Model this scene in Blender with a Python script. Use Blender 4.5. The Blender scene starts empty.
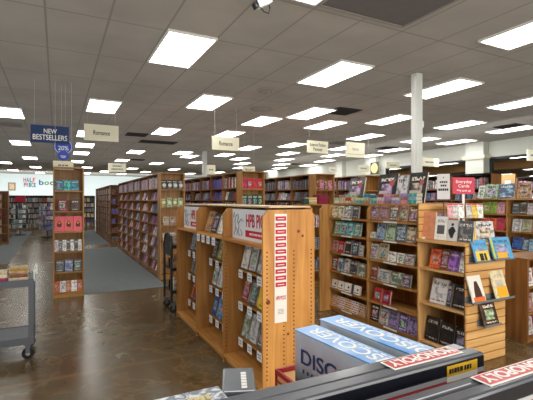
import bpy, math, random
from mathutils import Matrix, Vector, Euler
random.seed(11)
COL = bpy.context.scene.collection
PI = math.pi
# ------------------------------------------------------------------ measuring
YAW = math.radians(27.2); CS, SN = math.cos(YAW), math.sin(YAW); FP = 408.0; EYE = 1.6
def yat(p, X):                       # world Y of photo column p on the plane x = X
    u = (p-266.5)/FP; d = X/(u*CS+SN); return d*CS-u*d*SN
def xat(p, Y):                       # world X of photo column p on the plane y = Y
    u = (p-266.5)/FP; d = Y/(CS-u*SN); return u*d*CS+d*SN
def ceil_at(px, py, h=1.95):
    d = FP*h/(200-py); l = (px-266.5)/FP*d; return l*CS+d*SN, d*CS-l*SN
# ------------------------------------------------------------------ colour
def lin(c): return c/12.92 if c <= .04045 else ((c+.055)/1.055)**2.4
def rgb(r, g, b): return (lin(r/255), lin(g/255), lin(b/255), 1)
PAL = {'teal': (42,122,140), 'black': (28,28,32), 'white': (240,238,234), 'cream': (222,210,178), 'coral pink': (228,84,96),
 'dark red': (120,26,38), 'red': (196,36,48), 'crimson': (206,40,72), 'charcoal': (62,64,70), 'dark grey': (84,86,90), 'grey': (140,142,144), 'light grey': (208,208,210),
 'navy': (34,44,84), 'blue': (52,98,170), 'light blue': (142,182,214), 'purple': (104,70,140), 'lilac': (160,140,196), 'green': (66,120,74),
 'pale green': (166,196,164), 'olive': (120,124,62), 'yellow': (230,190,60), 'orange': (226,104,40), 'brown': (106,72,48), 'tan': (188,152,110),
 'dusty pink': (176,126,118), 'pink': (220,150,166), 'maroon': (128,26,58), 'peach': (222,150,112), 'lime green': (130,160,40), 'dark green': (36,66,60),
 'sea green': (74,144,132), 'gold': (186,150,70), 'sky blue': (90,160,214), 'grey green': (110,124,112), 'beige': (198,182,152), 'dark brown': (62,44,34), 'slate blue': (84,100,130)}
ORD = ['first','second','third','fourth','fifth','sixth','seventh','eighth','ninth','tenth','eleventh','twelfth','thirteenth','fourteenth']
# ------------------------------------------------------------------ materials
def newmat(name):
    m = bpy.data.materials.new(name); m.use_nodes = True
    nt = m.node_tree; return m, nt, nt.nodes['Principled BSDF']
def N(nt, t, **kw):
    n = nt.nodes.new(t)
    for k, v in kw.items():
        if k in n.inputs.keys(): n.inputs[k].default_value = v
        else: setattr(n, k, v)
    return n
def plain(name, c, rough=.5, metal=0, spec=.4, noise=0, coat=0):
    m, nt, b = newmat(name); col = rgb(*c)
    b.inputs['Base Color'].default_value = col; b.inputs['Roughness'].default_value = rough
    b.inputs['Metallic'].default_value = metal; b.inputs['Specular IOR Level'].default_value = spec
    if coat: b.inputs['Coat Weight'].default_value = coat; b.inputs['Coat Roughness'].default_value = .12
    if noise:
        tc = N(nt,'ShaderNodeTexCoord'); no = N(nt,'ShaderNodeTexNoise',Scale=9.0,Detail=4.0)
        nt.links.new(tc.outputs['Object'], no.inputs['Vector'])
        mr = N(nt,'ShaderNodeMapRange'); mr.inputs['To Min'].default_value = 1-noise; mr.inputs['To Max'].default_value = 1+noise
        nt.links.new(no.outputs['Fac'], mr.inputs['Value'])
        mx = N(nt,'ShaderNodeMix',data_type='RGBA',blend_type='MULTIPLY'); mx.inputs['Factor'].default_value = 1
        mx.inputs['A'].default_value = col
        nt.links.new(mr.outputs['Result'], mx.inputs['B']); nt.links.new(mx.outputs['Result'], b.inputs['Base Color'])
    return m
def wood(name, dark, light, axis, rough=.42, scale=1.0):
    m, nt, b = newmat(name)
    tc = N(nt,'ShaderNodeTexCoord'); mp = N(nt,'ShaderNodeMapping')
    s = [16*scale]*3; s[axis] = 1.1*scale; mp.inputs['Scale'].default_value = s
    oi = N(nt,'ShaderNodeObjectInfo'); vm = N(nt,'ShaderNodeVectorMath',operation='SCALE'); vm.inputs['Scale'].default_value = 9.0
    cx = N(nt,'ShaderNodeCombineXYZ')
    for k in range(3): nt.links.new(oi.outputs['Random'], cx.inputs[k])
    nt.links.new(cx.outputs[0], vm.inputs[0])
    va = N(nt,'ShaderNodeVectorMath',operation='ADD')
    nt.links.new(tc.outputs['Object'], va.inputs[0]); nt.links.new(vm.outputs[0], va.inputs[1])
    nt.links.new(va.outputs[0], mp.inputs['Vector'])
    n1 = N(nt,'ShaderNodeTexNoise',Scale=1.0,Detail=5.0,Distortion=.7); nt.links.new(mp.outputs[0], n1.inputs['Vector'])
    n2 = N(nt,'ShaderNodeTexNoise',Scale=2.2,Detail=2.0); nt.links.new(va.outputs[0], n2.inputs['Vector'])
    ad = N(nt,'ShaderNodeMath',operation='MULTIPLY_ADD'); ad.inputs[1].default_value = .45
    nt.links.new(n2.outputs['Fac'], ad.inputs[0]); nt.links.new(n1.outputs['Fac'], ad.inputs[2])
    r = N(nt,'ShaderNodeValToRGB'); r.color_ramp.elements[0].position = .42; r.color_ramp.elements[1].position = .95
    r.color_ramp.elements[0].color = rgb(*dark); r.color_ramp.elements[1].color = rgb(*light)
    nt.links.new(ad.outputs[0], r.inputs['Fac']); nt.links.new(r.outputs[0], b.inputs['Base Color'])
    b.inputs['Roughness'].default_value = rough; b.inputs['Specular IOR Level'].default_value = .35
    return m
OAK = [wood('oak_%d'%k, (126,84,40), (198,146,84), k) for k in range(3)]          # mid brown shelving
PINE = [wood('pine_%d'%k, (160,98,42), (224,164,90), k) for k in range(3)]       # brighter pine
BIRCH = [wood('birch_%d'%k, (190,140,82), (228,184,124), k) for k in range(3)]    # slatwall
ROWW = [wood('row_wood_%d'%k, (100,64,32), (166,114,64), k) for k in range(3)]       # tall rows
def cover_mat(name, attr=False):
    m, nt, b = newmat(name); L = nt.links.new
    tc = N(nt,'ShaderNodeTexCoord'); oi = N(nt,'ShaderNodeObjectInfo')
    if attr:
        a = N(nt,'ShaderNodeAttribute'); a.attribute_name = 'Col'
        no = N(nt,'ShaderNodeTexNoise',Scale=28.0,Detail=2.0); L(tc.outputs['Object'], no.inputs['Vector'])
        mr = N(nt,'ShaderNodeMapRange'); mr.inputs['From Min'].default_value = .35; mr.inputs['From Max'].default_value = .65
        mr.inputs['To Min'].default_value = .45; mr.inputs['To Max'].default_value = 1.45; L(no.outputs['Fac'], mr.inputs['Value'])
        mx = N(nt,'ShaderNodeMix',data_type='RGBA',blend_type='MULTIPLY'); mx.inputs['Factor'].default_value = 1
        L(a.outputs['Color'], mx.inputs['A']); L(mr.outputs['Result'], mx.inputs['B']); L(mx.outputs['Result'], b.inputs['Base Color'])
        b.inputs['Roughness'].default_value = .5; return m
    mp = N(nt,'ShaderNodeVectorMath',operation='MULTIPLY'); mp.inputs[1].default_value = (2.6,.5,3.6); L(tc.outputs['Generated'], mp.inputs[0])
    ml = N(nt,'ShaderNodeMath',operation='MULTIPLY'); ml.inputs[1].default_value = 53.0; L(oi.outputs['Random'], ml.inputs[0])
    cx = N(nt,'ShaderNodeCombineXYZ'); L(ml.outputs[0], cx.inputs[0]); L(ml.outputs[0], cx.inputs[2])
    va = N(nt,'ShaderNodeVectorMath',operation='ADD'); L(mp.outputs[0], va.inputs[0]); L(cx.outputs[0], va.inputs[1])
    no = N(nt,'ShaderNodeTexNoise',Scale=1.0,Detail=2.5); L(va.outputs[0], no.inputs['Vector'])
    mr = N(nt,'ShaderNodeMapRange'); mr.inputs['From Min'].default_value = .5; mr.inputs['From Max'].default_value = .58; L(no.outputs['Fac'], mr.inputs['Value'])
    mu = N(nt,'ShaderNodeMath',operation='MULTIPLY'); L(mr.outputs['Result'], mu.inputs[0]); L(oi.outputs['Alpha'], mu.inputs[1])
    hv = N(nt,'ShaderNodeHueSaturation'); L(oi.outputs['Color'], hv.inputs['Color'])
    h = N(nt,'ShaderNodeMapRange'); h.inputs['To Min'].default_value = .38; h.inputs['To Max'].default_value = .62; L(oi.outputs['Random'], h.inputs['Value']); L(h.outputs['Result'], hv.inputs['Hue'])
    sep0 = N(nt,'ShaderNodeSeparateColor',mode='HSV'); L(oi.outputs['Color'], sep0.inputs[0])
    gt = N(nt,'ShaderNodeMath',operation='LESS_THAN'); gt.inputs[1].default_value = .35; L(sep0.outputs[2], gt.inputs[0])
    vv = N(nt,'ShaderNodeMapRange'); vv.inputs['To Min'].default_value = .38; vv.inputs['To Max'].default_value = 3.0; L(gt.outputs[0], vv.inputs['Value']); L(vv.outputs['Result'], hv.inputs['Value'])
    mx = N(nt,'ShaderNodeMix',data_type='RGBA'); L(mu.outputs[0], mx.inputs['Factor']); L(oi.outputs['Color'], mx.inputs['A']); L(hv.outputs[0], mx.inputs['B'])
    sp = N(nt,'ShaderNodeSeparateXYZ'); L(tc.outputs['Generated'], sp.inputs[0])
    # rows of lettering-like bars on the cover
    wv = N(nt,'ShaderNodeTexNoise',Scale=1.0,Detail=0.0); m2 = N(nt,'ShaderNodeVectorMath',operation='MULTIPLY'); m2.inputs[1].default_value = (13,0,9); L(tc.outputs['Generated'], m2.inputs[0])
    v2 = N(nt,'ShaderNodeVectorMath',operation='ADD'); L(m2.outputs[0], v2.inputs[0]); L(cx.outputs[0], v2.inputs[1]); L(v2.outputs[0], wv.inputs['Vector'])
    g1 = N(nt,'ShaderNodeMath',operation='GREATER_THAN'); g1.inputs[1].default_value = .47; L(wv.outputs['Fac'], g1.inputs[0])
    def band(lo, hi, src):
        a = N(nt,'ShaderNodeMath',operation='GREATER_THAN'); a.inputs[1].default_value = lo; L(src, a.inputs[0])
        c = N(nt,'ShaderNodeMath',operation='LESS_THAN'); c.inputs[1].default_value = hi; L(src, c.inputs[0])
        o = N(nt,'ShaderNodeMath',operation='MULTIPLY'); L(a.outputs[0], o.inputs[0]); L(c.outputs[0], o.inputs[1]); return o.outputs[0]
    b1 = band(.74,.86,sp.outputs[2]); b2 = band(.1,.16,sp.outputs[2]); bx = band(.14,.88,sp.outputs[0])
    s1 = N(nt,'ShaderNodeMath',operation='ADD'); L(b1, s1.inputs[0]); L(b2, s1.inputs[1])
    s2 = N(nt,'ShaderNodeMath',operation='MULTIPLY'); L(s1.outputs[0], s2.inputs[0]); L(bx, s2.inputs[1])
    s3 = N(nt,'ShaderNodeMath',operation='MULTIPLY'); L(s2.outputs[0], s3.inputs[0]); L(g1.outputs[0], s3.inputs[1])
    s4 = N(nt,'ShaderNodeMath',operation='MULTIPLY'); L(s3.outputs[0], s4.inputs[0]); L(oi.outputs['Alpha'], s4.inputs[1])
    tx = N(nt,'ShaderNodeMix',data_type='RGBA'); tx.inputs['A'].default_value = rgb(40,34,36); tx.inputs['B'].default_value = rgb(236,230,214); L(gt.outputs[0], tx.inputs['Factor'])
    nz = N(nt,'ShaderNodeTexNoise',Scale=1.7,Detail=1.0); L(va.outputs[0], nz.inputs['Vector'])
    q1 = N(nt,'ShaderNodeMath',operation='MULTIPLY'); q1.inputs[1].default_value = 7.31; L(oi.outputs['Random'], q1.inputs[0])
    q2 = N(nt,'ShaderNodeMath',operation='FRACT'); L(q1.outputs[0], q2.inputs[0])
    hs = N(nt,'ShaderNodeCombineColor',mode='HSV'); L(q2.outputs[0], hs.inputs[0]); hs.inputs[1].default_value = .36
    hvv = N(nt,'ShaderNodeMapRange'); hvv.inputs['From Min'].default_value=.35; hvv.inputs['From Max'].default_value=.65; hvv.inputs['To Min'].default_value = .08; hvv.inputs['To Max'].default_value = .75; L(nz.outputs['Fac'], hvv.inputs['Value']); L(hvv.outputs['Result'], hs.inputs[2])
    q3 = N(nt,'ShaderNodeMath',operation='MULTIPLY'); q3.inputs[1].default_value = 3.73; L(oi.outputs['Random'], q3.inputs[0])
    q4 = N(nt,'ShaderNodeMath',operation='FRACT'); L(q3.outputs[0], q4.inputs[0])
    q5 = N(nt,'ShaderNodeMath',operation='GREATER_THAN'); q5.inputs[1].default_value = .45; L(q4.outputs[0], q5.inputs[0])
    pb = band(.24,.66,sp.outputs[2]); pxm = band(.2,.8,sp.outputs[0])
    p1 = N(nt,'ShaderNodeMath',operation='MULTIPLY'); L(pb, p1.inputs[0]); L(pxm, p1.inputs[1])
    p2 = N(nt,'ShaderNodeMath',operation='MULTIPLY'); L(p1.outputs[0], p2.inputs[0]); L(q5.outputs[0], p2.inputs[1])
    p3 = N(nt,'ShaderNodeMath',operation='MULTIPLY'); L(p2.outputs[0], p3.inputs[0]); L(oi.outputs['Alpha'], p3.inputs[1])
    pm = N(nt,'ShaderNodeMix',data_type='RGBA'); L(p3.outputs[0], pm.inputs['Factor']); L(mx.outputs['Result'], pm.inputs['A']); L(hs.outputs[0], pm.inputs['B'])
    mx = pm
    fx = N(nt,'ShaderNodeMix',data_type='RGBA'); L(s4.outputs[0], fx.inputs['Factor']); L(mx.outputs['Result'], fx.inputs['A']); L(tx.outputs['Result'], fx.inputs['B'])
    L(fx.outputs['Result'], b.inputs['Base Color']); b.inputs['Roughness'].default_value = .38
    return m
M_COVER = cover_mat('book_cover'); M_BULK = cover_mat('book_cover_many', True)
M_PAGE = plain('book_pages', (222,212,190), .9)
M_WHITE = plain('white_paint', (226,230,226), .5); M_CARD = plain('white_card', (236,236,232), .6)
M_RED = plain('label_red', (196,28,60), .5); M_CREAM = plain('sign_cream', (236,232,206), .6)
M_INK = plain('ink', (40,40,44), .7); M_GREYINK = plain('grey_ink', (120,124,128), .7)
M_BLACK = plain('black_metal', (24,25,28), .4, 0, .5); M_DKSHADOW = plain('peg_hole', (40,22,10), .9)
M_NAVY = plain('sign_navy', (12,50,100), .5); M_BLUE = plain('badge_blue', (50,80,190), .5)
M_STEEL = plain('cart_steel', (96,100,108), .45, .2, .5, .12); M_CHROME = plain('chrome', (190,192,196), .25, .9)
M_RUBBER = plain('rubber', (22,22,24), .7); M_CLEAR = plain('acrylic_grey', (120,124,126), .2, 0, .6)
M_WIRE = plain('hanging_wire', (200,200,196), .5); M_VENT = plain('vent_dark', (52,48,46), .7); M_VENTL = plain('vent_pale', (150,144,136), .6)
M_TOPEDGE = wood('cap_wood', (196,160,116), (232,206,168), 1)
M_SLOT = plain('slat_groove', (120,82,44), .8)
M_MONO = plain('game_box_dark', (66,70,80), .34, 0, .6, .1, coat=.5); M_MONOF = plain('game_box_front', (24,26,36), .3, 0, .5, .1, coat=.4)
M_MONORED = plain('logo_red', (196,60,66), .3, 0, .5, 0, .4); M_SILVER = plain('silver_stripe', (196,198,204), .3, .2); M_TAGY = plain('tag_yellow', (236,186,40), .6)
# floor: stained polished concrete
def floor_mat():
    m, nt, b = newmat('polished_concrete'); L = nt.links.new
    tc = N(nt,'ShaderNodeTexCoord')
    n1 = N(nt,'ShaderNodeTexNoise',Scale=1.3,Detail=9.0,Roughness=.66,Distortion=.9); L(tc.outputs['Object'], n1.inputs['Vector'])
    r = N(nt,'ShaderNodeValToRGB'); e = r.color_ramp.elements
    e[0].position = .3; e[0].color = rgb(76,62,40); e[1].position = .74; e[1].color = rgb(126,108,80)
    x = e.new(.45); x.color = rgb(98,78,50); x = e.new(.55); x.color = rgb(96,86,66)
    L(n1.outputs['Fac'], r.inputs['Fac'])
    # thin paler veins where a second noise crosses its middle value
    n2 = N(nt,'ShaderNodeTexNoise',Scale=1.9,Detail=6.0,Roughness=.6,Distortion=.5); L(tc.outputs['Object'], n2.inputs['Vector'])
    a = N(nt,'ShaderNodeMath',operation='SUBTRACT'); a.inputs[1].default_value = .5; L(n2.outputs['Fac'], a.inputs[0])
    ab = N(nt,'ShaderNodeMath',operation='ABSOLUTE'); L(a.outputs[0], ab.inputs[0])
    cr = N(nt,'ShaderNodeMapRange'); cr.inputs['From Max'].default_value = .03; cr.inputs['To Min'].default_value = .3; cr.inputs['To Max'].default_value = 0; L(ab.outputs[0], cr.inputs['Value'])
    mx = N(nt,'ShaderNodeMix',data_type='RGBA'); L(cr.outputs['Result'], mx.inputs['Factor']); L(r.outputs[0], mx.inputs['A']); mx.inputs['B'].default_value = rgb(150,122,84)
    # one saw-cut joint across the aisle
    sp = N(nt,'ShaderNodeSeparateXYZ'); L(tc.outputs['Object'], sp.inputs[0])
    jm = N(nt,'ShaderNodeMath',operation='SUBTRACT'); jm.inputs[1].default_value = 4.12; L(sp.outputs[1], jm.inputs[0])
    ja = N(nt,'ShaderNodeMath',operation='ABSOLUTE'); L(jm.outputs[0], ja.inputs[0])
    jl = N(nt,'ShaderNodeMapRange'); jl.inputs['From Max'].default_value = .05; jl.inputs['To Min'].default_value = .6; jl.inputs['To Max'].default_value = 0; L(ja.outputs[0], jl.inputs['Value'])
    m3 = N(nt,'ShaderNodeMix',data_type='RGBA'); L(jl.outputs['Result'], m3.inputs['Factor']); L(mx.outputs['Result'], m3.inputs['A']); m3.inputs['B'].default_value = rgb(128,98,62)
    L(m3.outputs['Result'], b.inputs['Base Color'])
    rr = N(nt,'ShaderNodeMapRange'); rr.inputs['To Min'].default_value = .16; rr.inputs['To Max'].default_value = .34; L(n1.outputs['Fac'], rr.inputs['Value']); L(rr.outputs['Result'], b.inputs['Roughness'])
    b.inputs['Specular IOR Level'].default_value = .5
    bp = N(nt,'ShaderNodeBump',Strength=.03,Distance=.02); L(n2.outputs['Fac'], bp.inputs['Height']); L(bp.outputs[0], b.inputs['Normal'])
    return m
M_FLOOR = floor_mat(); M_CARPET = plain('carpet', (122,127,129), .95, 0, .1, .12)
def ceiling_mat():
    m, nt, b = newmat('ceiling_tile'); L = nt.links.new
    tc = N(nt,'ShaderNodeTexCoord'); sp = N(nt,'ShaderNodeSeparateXYZ'); L(tc.outputs['Object'], sp.inputs[0])
    def line(src, off, period, wd):
        a = N(nt,'ShaderNodeMath',operation='ADD'); a.inputs[1].default_value = -off+period*200; L(src, a.inputs[0])
        mo = N(nt,'ShaderNodeMath',operation='MODULO'); mo.inputs[1].default_value = period; L(a.outputs[0], mo.inputs[0])
        s = N(nt,'ShaderNodeMath',operation='SUBTRACT'); s.inputs[1].default_value = period/2; L(mo.outputs[0], s.inputs[0])
        ab = N(nt,'ShaderNodeMath',operation='ABSOLUTE'); L(s.outputs[0], ab.inputs[0])
        g = N(nt,'ShaderNodeMath',operation='GREATER_THAN'); g.inputs[1].default_value = period/2-wd; L(ab.outputs[0], g.inputs[0]); return g.outputs[0]
    a = line(sp.outputs[0], -.1065, .6096, .011); c = line(sp.outputs[1], 5.918, 1.2192, .011)
    mx = N(nt,'ShaderNodeMath',operation='MAXIMUM'); L(a, mx.inputs[0]); L(c, mx.inputs[1])
    no = N(nt,'ShaderNodeTexNoise',Scale=1.3,Detail=3.0); L(tc.outputs['Object'], no.inputs['Vector'])
    r = N(nt,'ShaderNodeValToRGB'); r.color_ramp.elements[0].position = .3; r.color_ramp.elements[1].position = .7
    r.color_ramp.elements[0].color = rgb(170,165,158); r.color_ramp.elements[1].color = rgb(184,179,171); L(no.outputs['Fac'], r.inputs['Fac'])
    fm = N(nt,'ShaderNodeMix',data_type='RGBA'); L(mx.outputs[0], fm.inputs['Factor']); L(r.outputs[0], fm.inputs['A']); fm.inputs['B'].default_value = rgb(152,147,138)
    L(fm.outputs['Result'], b.inputs['Base Color']); b.inputs['Roughness'].default_value = .9; b.inputs['Specular IOR Level'].default_value = .1
    return m
M_CEIL = ceiling_mat()
M_WALL = plain('wall_paint', (214,224,222), .8, 0, .2); M_WALLR = plain('wall_paint_right', (216,218,208), .8, 0, .2); M_TANW = plain('tan_wall', (206,164,104), .8)
def emis(name, c, s):
    m, nt, b = newmat(name); b.inputs['Base Color'].default_value = (.8,.8,.8,1)
    b.inputs['Emission Color'].default_value = c; b.inputs['Emission Strength'].default_value = s; return m
LIGHT_S = 8.0
M_LAMP = emis('troffer_lens', (1,.985,.94,1), LIGHT_S)
# ------------------------------------------------------------------ mesh building
class MB:
    def __init__(s): s.v=[]; s.f=[]; s.m=[]; s.c=[]
    def box(s, x0,x1,y0,y1,z0,z1, m=0, M=None, col=None):
        i=len(s.v); P=[(x0,y0,z0),(x1,y0,z0),(x1,y1,z0),(x0,y1,z0),(x0,y0,z1),(x1,y0,z1),(x1,y1,z1),(x0,y1,z1)]
        if M is not None: P=[tuple(M@Vector(p)) for p in P]
        s.v+=P; s.f+=[(i+a,i+b,i+c,i+d) for a,b,c,d in ((0,3,2,1),(4,5,6,7),(0,1,5,4),(1,2,6,5),(2,3,7,6),(3,0,4,7))]; s.m+=[m]*6
        if col: s.c+=[col]*8
        return s
    def prism(s, pts, axis, a, b, m=0):
        """pts: 2-D polygon in the two other axes (in x,y,z order)"""
        n=len(pts); i=len(s.v)
        def mk(p,t):
            q=list(p); q.insert(axis,t); return tuple(q)
        s.v+=[mk(p,a) for p in pts]+[mk(p,b) for p in pts]
        s.f+=[tuple(range(i,i+n))[::-1], tuple(range(i+n,i+2*n))]+[(i+k,i+(k+1)%n,i+n+(k+1)%n,i+n+k) for k in range(n)]; s.m+=[m]*(n+2); return s
    def cyl(s, c, axis, a, b, r, n=14, m=0, r2=None):
        r2=r if r2 is None else r2; i=len(s.v)
        for t,rr in ((a,r),(b,r2)):
            for k in range(n):
                q=[c[0]+rr*math.cos(2*PI*k/n), c[1]+rr*math.sin(2*PI*k/n)]; q.insert(axis,t); s.v.append(tuple(q))
        s.f+=[tuple(range(i,i+n))[::-1], tuple(range(i+n,i+2*n))]+[(i+k,i+(k+1)%n,i+n+(k+1)%n,i+n+k) for k in range(n)]; s.m+=[m]*(n+2); return s
    def tube(s, path, r, n=8, m=0):
        i0=len(s.v); P=[Vector(p) for p in path]
        for j,p in enumerate(P):
            d=(P[min(j+1,len(P)-1)]-P[max(j-1,0)]).normalized(); u=d.cross(Vector((0,0,1)) if abs(d.z)<.9 else Vector((1,0,0))).normalized(); w=d.cross(u)
            for k in range(n):
                s.v.append(tuple(p+u*r*math.cos(2*PI*k/n)+w*r*math.sin(2*PI*k/n)))
        for j in range(len(P)-1):
            for k in range(n):
                a=i0+j*n; s.f.append((a+k,a+(k+1)%n,a+n+(k+1)%n,a+n+k)); s.m.append(m)
        s.f+=[tuple(range(i0,i0+n)), tuple(range(i0+(len(P)-1)*n,i0+len(P)*n))]; s.m+=[m]*2; return s
    def quad(s, *p, m=0):
        i=len(s.v); s.v+=list(p); s.f.append(tuple(range(i,i+len(p)))); s.m.append(m); return s
    def mesh(s, name, mats):
        me=bpy.data.meshes.new(name); me.from_pydata(s.v,[],s.f)
        for t in mats: me.materials.append(t)
        me.polygons.foreach_set('material_index', s.m)
        if s.c:
            at=me.attributes.new('Col','FLOAT_COLOR','POINT'); at.data.foreach_set('color',[x for c in s.c for x in c])
        me.update(); 
        import bmesh
        bm=bmesh.new(); bm.from_mesh(me); bmesh.ops.recalc_face_normals(bm, faces=bm.faces); bm.to_mesh(me); bm.free()
        return me
    def build(s, name, mats, parent=None, loc=(0,0,0), rot=(0,0,0), bevel=0):
        if not isinstance(mats,(list,tuple)): mats=[mats]
        return link(name, s.mesh(name,mats), parent, loc, rot, bevel)
def link(name, me, parent=None, loc=(0,0,0), rot=(0,0,0), bevel=0):
    o=bpy.data.objects.new(name,me); COL.objects.link(o); o.location=loc; o.rotation_euler=rot
    if parent: o.parent=parent
    if bevel:
        md=o.modifiers.new('edge','BEVEL'); md.width=bevel; md.segments=2; md.limit_method='ANGLE'
    return o
def tag(o, label, cat, group=None):
    n=len(label.split()); assert 4<=n<=16, (n,label)
    o['label']=label; o['category']=cat
    if group: o['group']=group
    return o
def thing(name, label, cat, loc=(0,0,0), rz=0, group=None):
    o=bpy.data.objects.new(name,None); COL.objects.link(o); o.location=loc; o.rotation_euler=(0,0,rz); o.empty_display_size=.05
    return tag(o,label,cat,group)
def struct(o): o['kind']='structure'; return o
def to_world(loc, rz, p):
    c,s=math.cos(rz),math.sin(rz); return (loc[0]+c*p[0]-s*p[1], loc[1]+s*p[0]+c*p[1], loc[2]+p[2])
def text(name, s, mat, parent, origin, right, up, height, squeeze=1.0, align='CENTER', spacing=1.0, width=None, bold=0):
    """flat lettering as a mesh; origin = centre (or left) of the baseline, height of capitals"""
    cu=bpy.data.curves.new('t','FONT'); cu.body=s; cu.align_x=align; cu.size=1; cu.extrude=.004; cu.space_character=spacing; cu.offset=bold
    ob=bpy.data.objects.new('t',cu); COL.objects.link(ob); bpy.context.view_layer.update()
    me=bpy.data.meshes.new_from_object(ob.evaluated_get(bpy.context.evaluated_depsgraph_get()))
    bpy.data.objects.remove(ob); bpy.data.curves.remove(cu)
    k=height/.7; r=Vector(right).normalized(); u=Vector(up).normalized(); n=r.cross(u)
    if width:
        xs=[v.co.x for v in me.vertices]; squeeze=width/(k*(max(xs)-min(xs)))
    M=Matrix((r*k*squeeze,u*k,n*k)).transposed().to_4x4(); M.translation=Vector(origin)
    me.transform(M); me.materials.clear(); me.materials.append(mat); me.name=name
    return link(name,me,parent)
# ------------------------------------------------------------------ books
MESHES={}
def book_mesh(w,h,t,part):
    key=(round(w,3),round(h,3),round(t,3),part)
    if key in MESHES: return MESHES[key]
    b=MB(); e=min(.004,t*.16); o=.003; cm=0
    if part in ('cover','whole'):
        b.box(-w/2,w/2,-t/2,-t/2+e,0,h); b.box(-w/2,w/2,t/2-e,t/2,0,h)
        b.prism([(-w/2+.002,-t/2),(-w/2+.002,t/2),(-w/2-.002,t/2-e),(-w/2-.004,0),(-w/2-.002,-t/2+e)],2,0,h)
    if part in ('pages','whole'):
        b.box(-w/2+.003,w/2-o,-t/2+e,t/2-e,o,h-o,m=1 if part=='whole' else 0)
    me=b.mesh('book' if part!='pages' else 'page_block', {'cover':[M_COVER],'pages':[M_PAGE],'whole':[M_COVER,M_PAGE]}[part])
    MESHES[key]=me; return me
NBOOK=[0]
def book(w,h,t,cname,label,loc,rz=0,tilt=0,group=None,parts=True,alpha=1.0,matrix=None,yaw=0):
    o=link('book', book_mesh(w,h,t,'cover' if parts else 'whole'))
    c=rgb(*PAL[cname]); j=1+random.uniform(-.12,.12); o.color=(c[0]*j,c[1]*j,c[2]*j,alpha)
    if matrix is not None: o.matrix_world=matrix
    else: o.location=loc; o.rotation_euler=(-tilt,0,rz+yaw)
    tag(o,label,'book',group)
    if parts: link('page_block', book_mesh(w,h,t,'pages'), o)
    NBOOK[0]+=1
    return o
def faceout(loc,rz,y,z,specs,where,group,tilt=.2,parts=True,alpha=.75):
    """specs: (centre x, w, h, t, colour)  local to furniture at loc/rz; y,z = where the front lower edge rests"""
    for i,sp in enumerate(specs):
        x,w,h,t,cn=sp[:5]; al=sp[5] if len(sp)>5 else alpha; what=sp[6] if len(sp)>6 else 'book'
        n=len(specs); pos = 'alone' if n==1 else ORD[i]+' from left'
        yy=y+t/2*math.cos(tilt)+.002; zz=z+t/2*math.sin(tilt)+.0015
        o=book(w,h,t,cn,'%s %s %s, %s'%(cn,what,pos,where),to_world(loc,rz,(x,yy,zz)),rz,tilt,group,parts and what=='book',al)
        if what!='book': o.name='gift_box'; o['category']='box'
        if what=='patterned box':
            d=MB()
            for a in range(5):
                for c in range(5): d.cyl((-w/2+w*(a+.5)/5,h*(c+.5)/5),1,-t/2-.0012,-t/2-.0002,w*(.085 if (a+c)%2 else .06),8,(a*2+c)%3)
            d.build('dot_pattern',[M_RED,M_INK,M_MONORED],o)
        if what=='box' and w>.08:
            MB().cyl((w*.12,h*.55),1,-t/2-.0012,-t/2-.0002,w*.13,12).box(-w*.4,w*.3,-t/2-.0012,-t/2-.0002,h*.14,h*.22).build('cover_emblem',M_NAVY,o)
def lying(loc,rz,xc,yfront,z,w,h,t,cn,label,group,parts=True,alpha=.5):
    # spine to the front (-y local), cover up, length along local x, centred on xc
    R=Matrix(((0,0,-1),(1,0,0),(0,-1,0))).to_4x4()
    T=Matrix.Translation(to_world(loc,rz,(xc+h/2,yfront+w/2+.005,z+t/2)))@Matrix.Rotation(rz,4,'Z')@R
    return book(w,h,t,cn,label,None,group=group,parts=parts,alpha=alpha,matrix=T)
BULK=MB()
def lc(c,j=.15):
    k=1+random.uniform(-j,j); r=rgb(*c); return (r[0]*k,r[1]*k,r[2]*k,1)
MIXD=[(206,176,190),(110,80,130),(180,140,176),(80,84,120),(226,220,220),(150,50,70),(80,110,150),(170,160,150),(50,48,56),(200,130,136),(120,146,176),(236,230,222)]
def bulk_spines(loc,rz,x0,x1,y,z,hmax,pal=MIXD,fill=1.0):
    x=x0+.01; M=Matrix.Translation(loc)@Matrix.Rotation(rz,4,'Z'); xe=x0+(x1-x0)*fill
    while x<xe-.03:
        t=random.uniform(.018,.036); h=hmax*random.uniform(.78,.97)
        BULK.box(x,x+t-.001,y,y+.13,z,z+h,M=M,col=lc(random.choice(pal))); x+=t
def bulk_face(loc,rz,x0,x1,y,z,hmax,w,pal=MIXD,n=None,tilt=.28):
    n=n or int((x1-x0)/(w+.012)); gap=(x1-x0-n*w)/(n+1); M0=Matrix.Translation(loc)@Matrix.Rotation(rz,4,'Z')
    for k in range(n):
        xs=x0+gap+k*(w+gap); h=hmax*random.uniform(.82,.98)
        M=M0@Matrix.Translation((xs,y,z+.004))@Matrix.Rotation(-tilt,4,'X')
        c=random.choice(pal)
        BULK.box(0,w,0,.05,0,h,M=M,col=lc(c))
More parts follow.
